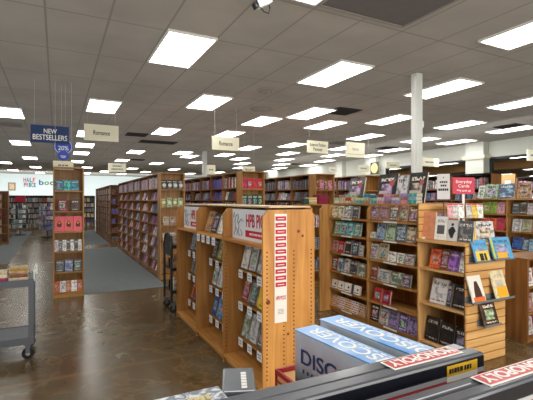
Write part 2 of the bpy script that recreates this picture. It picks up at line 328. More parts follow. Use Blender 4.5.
# ------------------------------------------------------------------ shelving
def bookcase(name,label,loc,rz,bays,depth,H,zs,W,ut=.024,st=.022,back=True,top=True,plinth=.07,front=0.0,cat='bookcase',group=None,chamfer=0,darkback=None):
    t=thing(name,label,cat,loc,rz,group); x=0; L=sum(bays)+ut*(len(bays)+1); xs=[]
    for k in range(len(bays)+1):
        if chamfer: p=MB().prism([(0,0),(depth,0),(depth,H),(chamfer,H),(0,H-chamfer*1.25)],0,x,x+ut)
        else: p=MB().box(x,x+ut,0,depth,0,H)
        p.build('upright',W[2],t)
        if k<len(bays): xs.append((x+ut,x+ut+bays[k])); x+=ut+bays[k]
    if back: MB().box(ut,L-ut,depth-.012,depth-.001,plinth,H-.001).build('back_panel',darkback or W[2],t)
    if top: MB().box(0,L,chamfer,depth,H+.0005,H+.022).build('top_panel',W[0],t)
    for a,b in xs:
        MB().box(a,b,front+.02,front+.035,0,plinth-.002).build('plinth',W[0],t)
        for z in zs: MB().box(a,b,front+.004,depth-.013,z-st,z).build('shelf',W[0],t)
    return t,xs
RZ=-PI/2
# ================================================================== SHELL
CH=3.55
struct(MB().box(-9.2,40,-4.2,37.5,-.1,0).build('floor',M_FLOOR))
struct(MB().box(-9.2,40,-4.2,37.5,CH,CH+.1).build('ceiling',M_CEIL))
struct(MB().box(-9.2,13.3,35.4,35.6,0,CH).build('wall_back',M_WALL))
struct(MB().box(-9.2,-9,-4,35.4,0,CH).build('wall_left',M_WALL))
struct(MB().box(-9.2,40,-4.2,-4,0,CH).build('wall_front',M_WALL))
struct(MB().box(.42,1.82,7.55,14.6,0,.008).build('floor_carpet',M_CARPET))
struct(MB().box(.3,1.72,15.8,23,0,.008).build('floor_carpet',M_CARPET))
struct(MB().box(-1.75,-1.1,12,24,0,.008).build('floor_carpet',M_CARPET))
# right wall with wide openings under a deep header
WX=12.87; wr=MB()
ops=[(9.45,13.55),(2.0,8.71)]
wr.box(WX,WX+.2,-4,35.4,3.02,CH)
for a,b in ((-4,2.0),(8.71,9.45),(13.55,35.4)): wr.box(WX,WX+.2,a,b,0,3.02)
for a,b in ops: wr.box(WX,WX+.2,a,b,0,.75)
struct(wr.build('wall_right',M_WALLR))
for i,(a,b) in enumerate(ops):
    fr=MB().box(WX-.03,WX+.1,a,b,2.95,3.02).box(WX-.03,WX+.1,a,a+.07,.76,2.95).box(WX-.03,WX+.1,b-.07,b,.76,2.95).box(WX-.03,WX+.1,a+.07,b-.07,.752,.80)
    struct(fr.build('window_%d'%(i+1),M_BLACK))
struct(MB().box(WX-.28,WX-.035,8.75,9.42,0,CH-.002).build('trim_1',M_WALLR))
struct(MB().box(WX-.34,WX-.03,8.68,9.49,2.98,3.02).box(WX-.36,WX-.03,8.66,9.51,3.021,3.10).build('trim_2',M_CREAM))
struct(MB().box(WX-.25,WX-.002,13.93,14.66,0,CH-.002).build('trim_3',M_WALLR))
struct(MB().box(WX-.25,WX-.002,16.35,16.85,0,CH-.002).build('trim_4',M_WALLR))
struct(MB().box(39.8,40,-4,37.5,0,CH).build('wall_far',M_TANW))
struct(MB().box(13.3,39.8,37.3,37.5,0,CH).build('wall_side',M_TANW))
struct(MB().box(20,20.3,-3.5,36,3.15,CH-.002).build('trim_5',plain('tan_soffit',(196,150,100),.8)))
# columns standing in the shop
def column(label,x,y,w):
    t=thing('column',label,'column',(x,y,0))
    MB().box(-w/2,w/2,-w/2,w/2,0,CH-.003).build('shaft',M_WHITE,t,bevel=.008)
    MB().box(-w/2-.012,-w/2,-.03,.03,.3,CH-.05).build('conduit',M_CARD,t)
    MB().box(w/2,w/2+.05,-.04,.04,2.72,2.82).build('junction_box',M_CARD,t)
column('square white column rising behind the right bookcase, nearest to the camera',4.94,4.54,.122)
column('slim white column far back, behind the row of tall bookcases',5.23,15.57,.16)
# ================================================================== CEILING LIGHTS
LP=[(180,50),(333,74),(441.5,88.5),(103,106),(208,102),(261,120.8),(310,113),(324.5,124.5),(228.5,133.8),(165.3,131),(8,112),(390,119.3),(364.8,136.4),(459,124.5),(511.5,129),
 (20.6,142.4),(30,157.6),(35.6,166.8),(40,172.6),(5,162.3),(13,169.8),(84.8,144.8),(81.2,152.7),(77.5,161.3),(86.9,167.3),(86,173),(88,133.5),(135.6,151.5),(122,160),(132.3,168.4),(121.6,173.6),(104.7,171.2),(156.3,163.1),(145.6,171.6),
 (182.5,152.6),(189,156),(174,169.1),(190,173.4),(196.8,162.2),(248.5,147.6),(224.5,154.5),(239.5,158.3),(242.3,163.3),(218.8,172.2),(240,167.5),(271,170.8),(292.3,144.7),(287.6,153.1),(284,159.3),(281.2,164.2),(279.3,167.8),
 (342.5,147.7),(333.2,155),(324.3,160.6),(308.2,164.9),(420,139.6),(393.6,149.5),(369.5,155.3),(456,141.5)]
NEAR=[]
lights=[ceil_at(*p) for p in LP]
fx_,fy_=ceil_at(315.5,3.5); lights+=[(fx_-.3,fy_-.6),(4.87,2.65),(8.256,4.89)]
cols={}
for x,y in lights: cols.setdefault(round((x+1.1)/1.85),[]).append((y,x))
lt=None; lens=MB().box(-.28,.28,-.58,.58,-.02,-.004).mesh('lens',[M_LAMP])
fr=MB()
for a in ((-.30,-.28,-.60,.60),(.28,.30,-.60,.60),(-.28,.28,-.60,-.58),(-.28,.28,.58,.60)): fr.box(a[0],a[1],a[2],a[3],-.028,-.001)
frm=fr.mesh('frame',[M_CARD])
for ci,k in enumerate(sorted(cols)):
    for i,(y,x) in enumerate(sorted(cols[k])):
        t=thing('ceiling_light','bright fluorescent ceiling panel, %s from the front, %s row from the left'%(ORD[i],ORD[ci]),'ceiling light',(x,y,CH),0,'recessed ceiling light panels')
        link('frame',frm,t); link('lens',lens,t)
# lights of the hall beyond the openings
hl=0
for hx in (16,18.5,23,26.5,30,34):
    for hy in range(7,36,4):
        t=thing('ceiling_light','ceiling light panel in the hall beyond the right wall openings','ceiling light',(hx,hy,CH),0,'ceiling lights of the hall beyond')
        link('frame',frm,t); link('lens',lens,t)
# vents, diffusers, camera
def vent(label,x,y,w,l,mat,n=6,name='ceiling_vent',cat='vent',group=None):
    t=thing(name,label,cat,(x,y,CH),0,group); f=MB()
    f.box(-w/2,w/2,-l/2,-l/2+.03,-.02,-.001).box(-w/2,w/2,l/2-.03,l/2,-.02,-.001).box(-w/2,-w/2+.03,-l/2+.03,l/2-.03,-.02,-.001).box(w/2-.03,w/2,-l/2+.03,l/2-.03,-.02,-.001)
    f.build('frame',mat,t); s=MB()
    for k in range(n):
        yy=-l/2+.05+(l-.1)*(k+.5)/n; s.box(-w/2+.03,w/2-.03,yy-.018,yy+.004,-.016,-.008)
    s.build('louvres',mat,t); MB().box(-w/2+.03,w/2-.03,-l/2+.03,l/2-.03,-.004,-.001).build('duct_face',plain('duct',(30,28,28),.9),t)
vent('dark square vent beside a light panel above the fantasy sign',*ceil_at(342.5,111),.6,.6,M_VENT)
vent('dark vent right of the left cream sign, nearer of two',*ceil_at(136.6,134.4),.6,.6,M_VENT)
vent('small dark vent farther back above the tall left bookcase row',*ceil_at(137.5,159.6),.6,.6,M_VENT)
vent('long dark return grille behind the vent over the left aisle',*ceil_at(158,142),1.2,.6,M_VENT)
vent('dark vent behind the white column, beside a far light panel',*ceil_at(387,147.7),.6,.6,M_VENT)
vent('dark vent at the far right ceiling near the right wall',*ceil_at(511,126),.6,.6,M_VENT)
vent('dark vent far back at the end of a light row',*ceil_at(293.8,163.9),.6,.6,M_VENT)
vent('pale square diffuser above the cream horror sign',*ceil_at(338.8,142.8),.6,.6,M_VENTL)
vent('pale square diffuser at the left edge under the left light',*ceil_at(9.4,124.3),.6,.6,M_VENTL)
# big dark panel at the top
t=thing('ceiling_return_panel','large dark grey return air panel at the top of the ceiling','vent',(2.88,2.85,CH))
MB().box(-.55,.55,-.5,.5,-.012,-.002).build('face',plain('return_grey',(112,108,106),.8,0,.2,.1),t)
f=MB()
for a in ((-.58,-.55,-.53,.53),(.55,.58,-.53,.53),(-.55,.55,-.53,-.5),(-.55,.55,.5,.53)): f.box(a[0],a[1],a[2],a[3],-.02,-.002)
f.build('frame',M_VENTL,t)
def diffuser(label,px,py,r):
    t=thing('round_diffuser',label,'vent',(*ceil_at(px,py),CH)); m=plain('diffuser_grey',(150,142,134),.6)
    MB().cyl((0,0),2,-.03,-.002,r,24,0,r*1.25).build('outer_ring',m,t); MB().cyl((0,0),2,-.055,-.031,r*.45,20,0,r*.7).build('inner_cone',M_VENTL,t)
diffuser('faint round ceiling diffuser in front of a light panel, nearer one',265.5,90,.13)
diffuser('round ceiling diffuser between two light panels, farther one',261,108.7,.2)
cx,cy=ceil_at(264,-8)
t=thing('security_camera','white dome security camera with black lens hanging from the ceiling','camera',(cx,cy,CH))
MB().cyl((0,0),2,-.015,-.001,.07,18).build('ceiling_mount',M_WHITE,t)
MB().cyl((0,0),2,-.06,-.0155,.02,12).build('stem',M_WHITE,t)
b=MB(); Mx=Matrix.Translation((0,0,-.095))@Matrix.Rotation(-.55,4,'Y')
b.box(-.09,.07,-.038,.038,-.035,.035,M=Mx); b.build('housing',M_WHITE,t,bevel=.012)
b=MB().box(-.125,-.0905,-.03,.03,-.028,.028,M=Mx); b.build('lens',M_BLACK,t,bevel=.01)
MB().tube([(.05,.02,-.07),(.09,.05,-.11),(.07,.04,-.17),(0,.0,-.185),(-.07,-.03,-.15),(-.11,-.05,-.10),(-.08,-.04,-.04)],.006,6).build('cable',M_BLACK,t)
# ================================================================== HANGING SIGNS
def hang_sign(label,X,Y,zc,w,h,lines,mat=M_CREAM,ink=M_GREYINK,sizes=None,name='hanging_sign',bars=0,lwidths=None,rule=False):
    t=thing(name,label,'sign',(X,Y,zc))
    MB().box(-w/2,w/2,-.006,.006,-h/2,h/2).build('panel',mat,t)
    for s in (-1,1): MB().cyl((s*w*.4,0),2,h/2,CH-zc-.002,.0018,6).build('wire',M_WIRE,t)
    n=len(lines)
    for i,s in enumerate(lines):
        hh=sizes[i] if sizes else h*.26; zz=(n-1)/2*h*.36-i*h*.36-hh*.5+(h*.06 if rule else 0)
        text('lettering',s,ink,t,(0,-.008,zz),(1,0,0),(0,0,1),hh,width=lwidths[i] if lwidths else None,bold=.01)
    b=MB()
    for i in range(bars):
        zz=(bars-1)/2*h*.34-i*h*.34; ww=w*(.5,.62,.4)[i]; xx=-ww/2
        while xx<ww/2-.02:
            q=random.uniform(.02,.05); b.box(xx,min(xx+q,ww/2),-.0085,-.0062,zz-h*.08,zz+h*.08); xx+=q+.012
    if bars: b.build('faded_lettering',ink,t)
    if rule: MB().box(-w*.45,w*.45,-.0085,-.0062,-h*.3,-h*.28).build('rule_line',ink,t)
def sign_at(px0,px1,py0,py1,d,label,lines,**k):
    xm,ym=(px0+px1)/2,(py0+py1)/2; u=(xm-266.5)/FP; X=u*d*CS+d*SN; Y=d*CS-u*d*SN
    x0,x1=xat(px0,Y),xat(px1,Y); z=EYE+(200-ym)/FP*d; h=(py1-py0)/FP*d
    hang_sign(label,(x0+x1)/2,Y,z,x1-x0,h,lines,**k)
    return (x0+x1)/2,Y,z,x1-x0,h
sign_at(30.5,69,125.7,143,6.7,'navy blue hanging sign with white capitals over the left bookcase',['NEW','BESTSELLERS'],mat=M_NAVY,ink=M_CARD,sizes=[.075,.085],lwidths=[.19,.50])
sign_at(84,118.6,124.8,141,7.9,'cream hanging romance sign near the left, beside the navy sign',['Romance'],sizes=[.085],lwidths=[.30],ink=M_INK)
sign_at(212,239,136.8,150.3,8.6,'cream hanging romance sign near the middle of the ceiling',['Romance'],sizes=[.085],lwidths=[.30],ink=M_INK)
sign_at(307,328,141,153,9.9,'cream hanging science fiction and fantasy sign with two text lines',['Science Fiction','Fantasy'],sizes=[.075,.075],lwidths=[.46,.26],ink=M_INK)
sign_at(346,364.5,142.5,157.5,10.6,'cream hanging sign with a rule line under one word',['Horror'],sizes=[.075],lwidths=[.2],rule=True)
sign_at(108,126,163.3,172,13.0,'small cream hanging sign with two faded lines above left aisle',[],bars=2)
sign_at(242.5,255,166.3,172.8,9.0,'small cream mystery sign above the bookcase end with red boxes',['Mystery'],sizes=[.045],lwidths=[.17])
sign_at(206.8,215.3,165,174.5,13.5,'small cream hanging sign beside the slim far column',[],bars=1)
sign_at(420.5,439,158,166.5,11.5,'cream hanging sign just right of the near white column',[],bars=1)
sign_at(386.5,399.5,162,168.5,12.2,'cream hanging sign just left of the near white column',[],bars=1)
sign_at(357.5,369.5,165.2,171.5,12.4,'cream hanging sign left of the round face poster',[],bars=1)
sign_at(329,336.5,167.3,172.3,12.0,'tiny pale hanging sign above the bookcase end with pink boxes',[],bars=1)
sign_at(527,540,150,161,9.5,'cream hanging sign cut off by the right edge of the view',[],bars=1)
sign_at(53,73.5,161,169.8,6.75,'narrow cream hanging sign just above the left end bookcase',[],bars=1)
# round badge
X,Y,z=xat(63.3,7.70),7.70,0
d=X*SN+Y*CS
zc=EYE+(200-146.5)/FP*d
t=thing('round_badge_sign','round blue discount badge with a smaller disc hanging under the navy sign','sign',(X,Y,zc))
MB().cyl((0,0),1,-.005,.005,.142,32).build('large_disc',M_BLUE,t)
b=MB()
for k in range(40):
    a0,a1=2*PI*k/40,2*PI*(k+1)/40; b.quad(*[(r*math.cos(a),-.0068,r*math.sin(a)) for r,a in ((.124,a0),(.132,a0),(.132,a1),(.124,a1))])
b.build('white_ring',M_CARD,t)
MB().cyl((.0,-.155),1,-.012,-.0055,.085,28).build('small_disc',M_BLUE,t)
text('lettering','20%',M_CARD,t,(0,-.008,-.062),(1,0,0),(0,0,1),.072,width=.16,bold=.012)
MB().box(-.06,.06,-.0085,-.006,-.095,-.08).box(-.045,.045,-.0145,-.0125,-.17,-.158).box(-.03,.03,-.0145,-.0125,-.195,-.185).build('small_print',M_CARD,t)
for s in (-1,1): MB().cyl((s*.03,0),2,.138,CH-zc-.002,.0018,6).build('wire',M_WIRE,t)
# ================================================================== BACK WALL LETTERING, POSTERS
t=thing('wall_lettering','multicoloured shop name lettering high on the far white wall','lettering',(-1.6,35.39,2.6))
cm=[plain('letter_%d'%i,c,.6) for i,c in enumerate([(190,60,80),(60,90,170),(90,90,100),(220,90,60),(60,150,150),(110,70,140),(30,90,140),(70,150,80),(60,60,70)])]
WY=35.385
def wall_letters(s,px0,px1,ytop,ybot,c0,bold=.02):
    n=len(s); d=xat((px0+px1)/2,WY)*SN+WY*CS
    h=(ybot-ytop)/FP*d; z=EYE+(200-ybot)/FP*d
    for i,ch in enumerate(s):
        X=xat(px0+(px1-px0)*(i+.5)/n,WY); wl=(xat(px1,WY)-xat(px0,WY))/n*.82
        text('letter',ch,cm[(c0+i)%9],t,(X+1.6,WY-35.39-.01,z-2.6),(1,0,0),(0,0,1),h,width=wl,bold=bold)
wall_letters('HALF',23.2,35.5,177.8,182,0); wall_letters('PRICE',23.6,36,182.7,187,2); wall_letters('books',38.4,66,180,185,6)
def wall_pic(label,px0,px1,py0,py1,art,name='framed_picture'):
    X0,X1=xat(px0,WY),xat(px1,WY); d=(X0+X1)/2*SN+WY*CS; z0=EYE+(200-py1)/FP*d; z1=EYE+(200-py0)/FP*d
    t=thing(name,label,'picture',((X0+X1)/2,35.395,(z0+z1)/2)); w=(X1-X0)/2; h=(z1-z0)/2
    MB().box(-w,w,-.03,0,-h,h).build('frame',plain('frame_tan',(150,120,88),.6),t)
    MB().box(-w+.08,w-.08,-.034,-.0305,-h+.08,h-.08).build('print',art,t)
wall_pic('tan framed picture with two small figures on the far wall',8,15.6,182.5,190.5,plain('art_tan',(206,184,150),.7,0,.2,.5))
# round face poster on the far pilaster (faces -x)
yy=(yat(371,WX-.25)+yat(378.5,WX-.25))/2; dd=(WX-.25)*SN+yy*CS; zc=EYE+(200-168.3)/FP*dd
t=thing('poster','dark framed poster with a pale yellow disc on the white pilaster','poster',(WX-.252,yy,zc))
wy=abs(yat(371,WX-.25)-yat(379,WX-.25))/2; hz=6/FP*dd
MB().box(-.02,-.001,-wy,wy,-hz,hz).build('board',plain('poster_dark',(70,66,62),.6),t)
MB().cyl((0,0),0,-.026,-.0205,min(wy,hz)*.86,28).build('disc',plain('poster_disc',(226,206,140),.6),t)
# ================================================================== LEFT: END BOOKCASE (new bestsellers)
L0=(-.055,7.44,0)
bz=[1.754,1.416,1.082,.755,.42,.085]
ec,_=bookcase('end_bookcase','tall wooden end bookcase of face-out bestsellers under the navy sign',L0,0,[.416],.30,2.12,bz,OAK,ut=.022)
G='bestsellers on the left end bookcase'
def erow(z,specs,where): faceout(L0,0,.03,z,[(.022+s[0],*s[1:]) for s in specs],where,G,.12)
erow(bz[0],[(.065,.115,.17,.03,'teal'),(.185,.115,.172,.03,'teal'),(.3,.11,.17,.03,'teal')],'top shelf of left end bookcase')
erow(bz[1],[(.115,.12,.19,.03,'dark red'),(.305,.12,.19,.03,'dark brown')],'second shelf of left end bookcase')
erow(bz[2],[(.07,.132,.245,.035,'coral pink',.12),(.208,.132,.245,.035,'coral pink',.12),(.346,.132,.245,.035,'coral pink',.12)],'third shelf of left end bookcase')
erow(bz[3],[(.03+.058*i,.054,.185,.03,('white','charcoal')[i%2]) for i in range(7)],'fourth shelf of left end bookcase')
erow(bz[4],[(.075,.118,.19,.03,'charcoal'),(.21,.118,.19,.03,'slate blue'),(.345,.118,.19,.03,'charcoal')],'fifth shelf of left end bookcase')
erow(bz[5],[(.04+.083*i,.078,.18,.03,('orange','white','peach','white','orange')[i]) for i in range(5)],'bottom shelf of left end bookcase')
for o in [o for o in COL.objects if o.get('label','').startswith('coral pink book')]:
    MB().prism([(-.03,.07),(.03,.07),(.036,.12),(.015,.165),(-.015,.165),(-.036,.12)],1,-.0188,-.0178).build('cover_figure',plain('cover_dark_red',(110,40,36),.5),o)
    MB().cyl((.0,.135),1,-.0196,-.0189,.014,12).build('cover_face',plain('cover_gold',(232,186,84),.5),o)
# ================================================================== TALL ROWS
RZS=[1.85,1.60,1.345,1.09,.84,.59,.34,.09]
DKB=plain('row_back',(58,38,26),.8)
# row A (left of the middle), its end bookcase and its long side
LA=(1.84,8.23,0); az=[1.816,1.455,1.09,.74,.40,.085]
bookcase('end_bookcase','tall wooden end bookcase behind the black book cart',LA,0,[.456],.24,2.13,az,OAK,ut=.022)
G='face-out books on the end bookcase of the long row'
faceout(LA,0,.03,az[0],[(.08+.115*i,.105,.19,.03,'black') for i in range(4)],'top shelf, end bookcase behind black cart',G,.12)
faceout(LA,0,.03,az[1],[(.08+.115*i,.1,.185,.03,('olive','pale green','olive','pale green')[i]) for i in range(4)],'second shelf, end bookcase behind black cart',G,.12)
faceout(LA,0,.03,az[2],[(.12,.12,.17,.03,'beige'),(.26,.12,.17,.03,'tan')],'third shelf, end bookcase behind black cart',G,.12)
faceout(LA,0,.03,az[3],[(.12,.11,.19,.03,'cream'),(.26,.11,.19,.03,'light grey')],'fourth shelf, end bookcase behind black cart',G,.12)
# pale discs on the four black books
for o in [o for o in COL.objects if o.name.startswith('book') and o.get('label','').startswith('black book') and 'behind black cart' in o['label']]:
    MB().cyl((.01,.08),1,-.0165,-.0155,.038,20).build('cover_disc',plain('disc_pale',(206,208,206),.5),o)
for o in [o for o in COL.objects if o.get('label','').startswith(('olive book','pale green book')) and 'behind black cart' in o.get('label','')]:
    MB().cyl((0,.09),1,-.0165,-.0155,.036,20).build('cover_disc',plain('disc_cream',(226,220,170),.5),o)
nb=6; LB=(1.84,14.52,0); bw=(14.52-8.485-.024*(nb+1))/nb
ra,xsA=bookcase('bookcase_row','long tall wooden bookcase row of romance paperbacks beside the carpet aisle',LB,RZ,[bw]*nb,.48,2.13,RZS,ROWW,darkback=DKB)
MIXR=[(230,220,226),(206,170,190),(150,110,150),(240,236,232),(110,100,136),(186,90,110),(100,126,160),(220,196,186)]
for bi,(a,b) in enumerate(xsA):
    for zi,z in enumerate(RZS):
        if zi==0: bulk_spines(LB,RZ,a,b,.03,z,.25,MIXD)
        else:
            for half in (0,1):
                h0=a+half*(b-a)/2
                bulk_face(LB,RZ,h0+.02,h0+(b-a)/2-.06,.05,z,.19,.11,MIXR,n=3,tilt=.3)
# row B beyond
LBe=(1.74,15.85,0)
bookcase('end_bookcase','tall wooden end bookcase farther down the carpet aisle',LBe,0,[.45],.24,2.13,az,ROWW,ut=.022)
for z in az: bulk_face(LBe,0,.03,.44,.03,z,.2,.11,[(90,60,50),(120,110,180),(150,100,80),(130,120,120)],tilt=.12)
nb=7; LB2=(1.74,22.2,0); bw=(22.2-16.1-.024*(nb+1))/nb
rb,xsB=bookcase('bookcase_row','far tall wooden bookcase row at the end of the carpet aisle',LB2,RZ,[bw]*nb,.48,2.13,RZS,ROWW,darkback=DKB)
for a,b in xsB:
    for z in RZS: bulk_spines(LB2,RZ,a,b,.03,z,.21,[(150,140,130),(120,100,90),(170,160,150),(90,90,100),(100,60,60)])
# rows behind the picks fixture
PURP=[(88,70,150),(110,90,170),(76,64,130)]
def back_row(label,elabel,X0,Y0,ye,nb,pals,epals,dp=.48):
    if elabel:
        bookcase('end_bookcase',elabel,(X0,Y0,0),0,[.446],.24,2.13,az,OAK,ut=.022)
    LL=(X0,ye,0); y1=Y0+.25 if elabel else Y0; bw=(ye-y1-.024*(nb+1))/nb
    r,xs=bookcase('bookcase_row',label,LL,RZ,[bw]*nb,dp,2.13,RZS,ROWW,darkback=DKB)
    if dp<.4:
        for c in r.children:
            if c.name.startswith('top_panel'): c.data.materials[0]=M_BLACK
    for i,(a,b) in enumerate(xs):
        for zi,z in enumerate(RZS[:5]):
            pal=pals[i%len(pals)]
            if zi in(0,2): bulk_spines(LL,RZ,a,b,.03,z,.22,pal,1 if random.random()<.7 else .85)
            else: bulk_face(LL,RZ,a+.02,b-.02,.04,z,.19,.12,pal,tilt=.25)
    return LL
G='boxed books on the middle end bookcases'
LC=(3.12,7.1,0); back_row('tall bookcase row with purple spines seen above the picks fixture','tall end bookcase with crimson boxes behind the picks fixture',3.12,7.1,13.4,8,[MIXD,MIXD,MIXD,MIXD,MIXD,MIXD,PURP,[(220,214,200),(60,60,70),(150,40,50),(40,50,60)]],None)
faceout(LC,0,.03,az[0],[(.08+.11*i,.1,.2,.04,'crimson') for i in range(4)],'top shelf, end bookcase above picks sign',G,.1)
faceout(LC,0,.03,az[1],[(.085+.11*i,.1,.25,.04,'dark green') for i in range(4)],'second shelf, end bookcase above picks sign',G,.1)
LD=(4.80,7.1,0); back_row('tall bookcase row of mixed spines left of the pink boxed set','tall end bookcase with maroon boxes, right of the science fiction row',4.80,7.1,13.4,8,[MIXD,[(60,60,70),(90,90,100),(150,150,160),(100,60,70)]],None)
faceout(LD,0,.03,az[0],[(.08+.11*i,.1,.2,.04,('maroon','pink','maroon','pink')[i]) for i in range(4)],'top shelf, end bookcase right of science fiction row',G,.1)
back_row('tall bookcase row just left of the large black books','plain tall end bookcase just left of the large black books',6.05,7.0,12,6,[MIXD],None)
LE=back_row('tall dark bookcase row behind the small white standing sign',None,7.75,5.2,9.0,4,[MIXD],None,.3)
back_row('tall dark bookcase row close to the right wall openings',None,9.9,3.2,6.03,3,[MIXD],None,.3)
# far left shelving
LF=(-2.45,25.9,0)
bookcase('bookcase_row','far row of wooden bookcases under the wall lettering',LF,0,[.86]*5,.35,1.83,[1.5,1.2,.9,.6,.3,.08],ROWW,darkback=DKB)
for i in range(5):
    for z in (1.5,1.2,.9,.6,.3,.08):
        f=(bulk_face if random.random()<.6 else bulk_spines); a=.024+i*.884
        if f is bulk_face: bulk_face(LF,0,a,a+.86,.04,z,.24,.16,[(200,196,190),(150,150,150),(80,90,110),(220,200,160),(170,70,60),(90,80,140)],tilt=.2)
        else: bulk_spines(LF,0,a,a+.86,.03,z,.24,[(200,196,190),(150,150,150),(80,90,110),(120,110,100)])
LG=(-2.05,17.29,0)
bookcase('end_bookcase','wooden bookcase end at the left edge of the view',LG,0,[.45],.3,1.9,[1.6,1.3,1.0,.7,.4,.09],ROWW)
for z in (1.6,1.3,1.0,.7,.4,.09): bulk_face(LG,0,.03,.3,.04,z,.22,.12,[(150,50,50),(90,60,50),(180,150,120)],n=2,tilt=.15)
# small unit behind the end bookcase, right
LH=(.42,18.6,0)
bookcase('display_bookcase','low far display unit with a plain wooden header panel and magazines',LH,0,[.55],.3,1.75,[1.1,.8,.5,.1],ROWW)
for z in (1.1,.8,.5,.1): bulk_face(LH,0,.03,.56,.03,z,.24,.16,[(214,206,200),(200,120,150),(150,60,120),(230,190,80),(60,60,110)],tilt=.2)
# two spinner racks in the left aisle
def spinner(label,px,d,pal,z1,redtop):
    X=(px-266.5)/FP*d*CS+d*SN; Y=d*CS-(px-266.5)/FP*d*SN
    t=thing('spinner_rack',label,'spinner rack',(X,Y,0))
    MB().cyl((0,0),2,0,.05,.28,20,0,.22).build('base',M_BLACK,t); MB().cyl((0,0),2,.051,z1,.025,10).build('pole',M_BLACK,t)
    for k in range(5):
        z=.3+k*(z1-.4)/5; b=MB()
        for j in range(4):
            M=Matrix.Rotation(j*PI/2+.4,4,'Z'); b.box(-.17,.17,-.29,-.2,z,z+.012,M=M).box(-.17,.17,-.295,-.29,z,z+.05,M=M)
            p=Matrix.Translation((X,Y,0))@M
            BULK.box(-.15,-.01,-.28,-.24,z+.014,z+.014+(z1-.4)/5*.8,M=p,col=lc(random.choice(pal))); BULK.box(.01,.15,-.28,-.24,z+.014,z+.014+(z1-.4)/5*.8,M=p,col=lc(random.choice(pal)))
        b.build('tier',M_CHROME,t)
    if redtop: MB().box(-.2,.2,-.01,.01,z1+.001,z1+.26).build('header_card',M_RED,t)
spinner('spinner rack with white packets and a red header card',20,18.5,[(226,228,226),(200,214,214),(150,170,160),(60,66,70)],1.5,True)
spinner('spinner rack of pale blue packets beside the left end bookcase',47.5,17.5,[(200,206,220),(120,140,190),(226,226,226),(150,120,150)],1.45,False)
# ================================================================== PICKS FIXTURE (foreground middle)
PX,PYF=1.46,2.90; BW=.846; ut=.024; PL=3*BW+4*ut
LP0=(PX,PYF+PL,0); PZ=[.92,.605,.25]
PINE_SHADE=wood('shaded_pine',(132,84,38),(190,134,72),2)  # same pine, with the shade inside the bays put into its colour
pt=thing('display_bookcase','pine three-bay bookcase with white picks signs and red label strip','bookcase',LP0,RZ)
xs=[]
for k in range(4):
    x=k*(BW+ut); c=.045
    p=MB().prism([(0,0),(.49,0),(.49,1.52-c),(.49-c,1.52),(c,1.52),(0,1.52-c*1.3)],0,x,x+ut)
    if k==3:
        for yy in (.035,.19,.285,.455):
            for j in range(33):
                z=.16+j*.034
                if z<1.2: p.cyl((yy,z),0,x+ut+.0003,x+ut+.0012,.0065,8,1)
        # knots
        for yy,z,r in ((.045,.78,.02),(.33,1.34,.014),(.37,1.30,.012),(.23,.5,.012)): p.cyl((yy,z),0,x+ut+.0003,x+ut+.001,r,12,2)
    else:
        for yy in ((.03,) if k==2 else ()):
            for j in range(26):
                p.cyl((yy,.16+j*.036),0,x+ut+.0003,x+ut+.0012,.006,6,1)
    if 0: pass
    p.build('end_panel' if k in (0,3) else 'divider',[PINE[2] if k==3 else PINE_SHADE,M_DKSHADOW,plain('knot',(120,62,28),.6)],pt)
    if k<3: xs.append((x+ut,x+ut+BW))
MB().box(.0,PL-.10,.11,.515,1.534,1.547).build('top_cap',M_TOPEDGE,pt)
MB().box(ut,PL-ut,.47,.482,.06,1.5335).build('back_panel',OAK[2],pt)
def tagq(parent,x,y,z,s=.1):
    MB().box(x-s/2-.012,x-s/2,y-.004,y-.001,z-.05,z+.012).build('tag_clip',M_BLACK,parent)
    o=MB().box(x-s/2,x+s/2,y-.007,y-.0045,z-.074,z+.008); 
    o.box(x-s*.35,x+s*.3,y-.0078,y-.0071,z-.026,z-.016,1).box(x-s*.25,x+s*.3,y-.0078,y-.0071,z-.05,z-.04,1)
    return o.build('price_tag',[M_CARD,plain('tag_ink',(120,130,190),.6)],parent)
for bi,(a,b) in enumerate(xs):
    MB().box(a,b,.002,.46,.06,.085).build('base_shelf',PINE[0],pt); MB().box(a,b,.03,.045,0,.059).build('plinth',OAK[0],pt)
    s=MB().box(a,b,.002,.469,1.205,1.23).build('display_shelf',PINE[0],pt)
    if bi==1:
        for k in range(4): tagq(s,a+.08+.17*k,.002,1.2)
    for z in PZ:
        s=MB().box(a,b,.15,.469,z-.02,z).build('shelf',OAK[0],pt)
        for k in range(4): tagq(s,a+.09+.21*k,.15,z-.012)
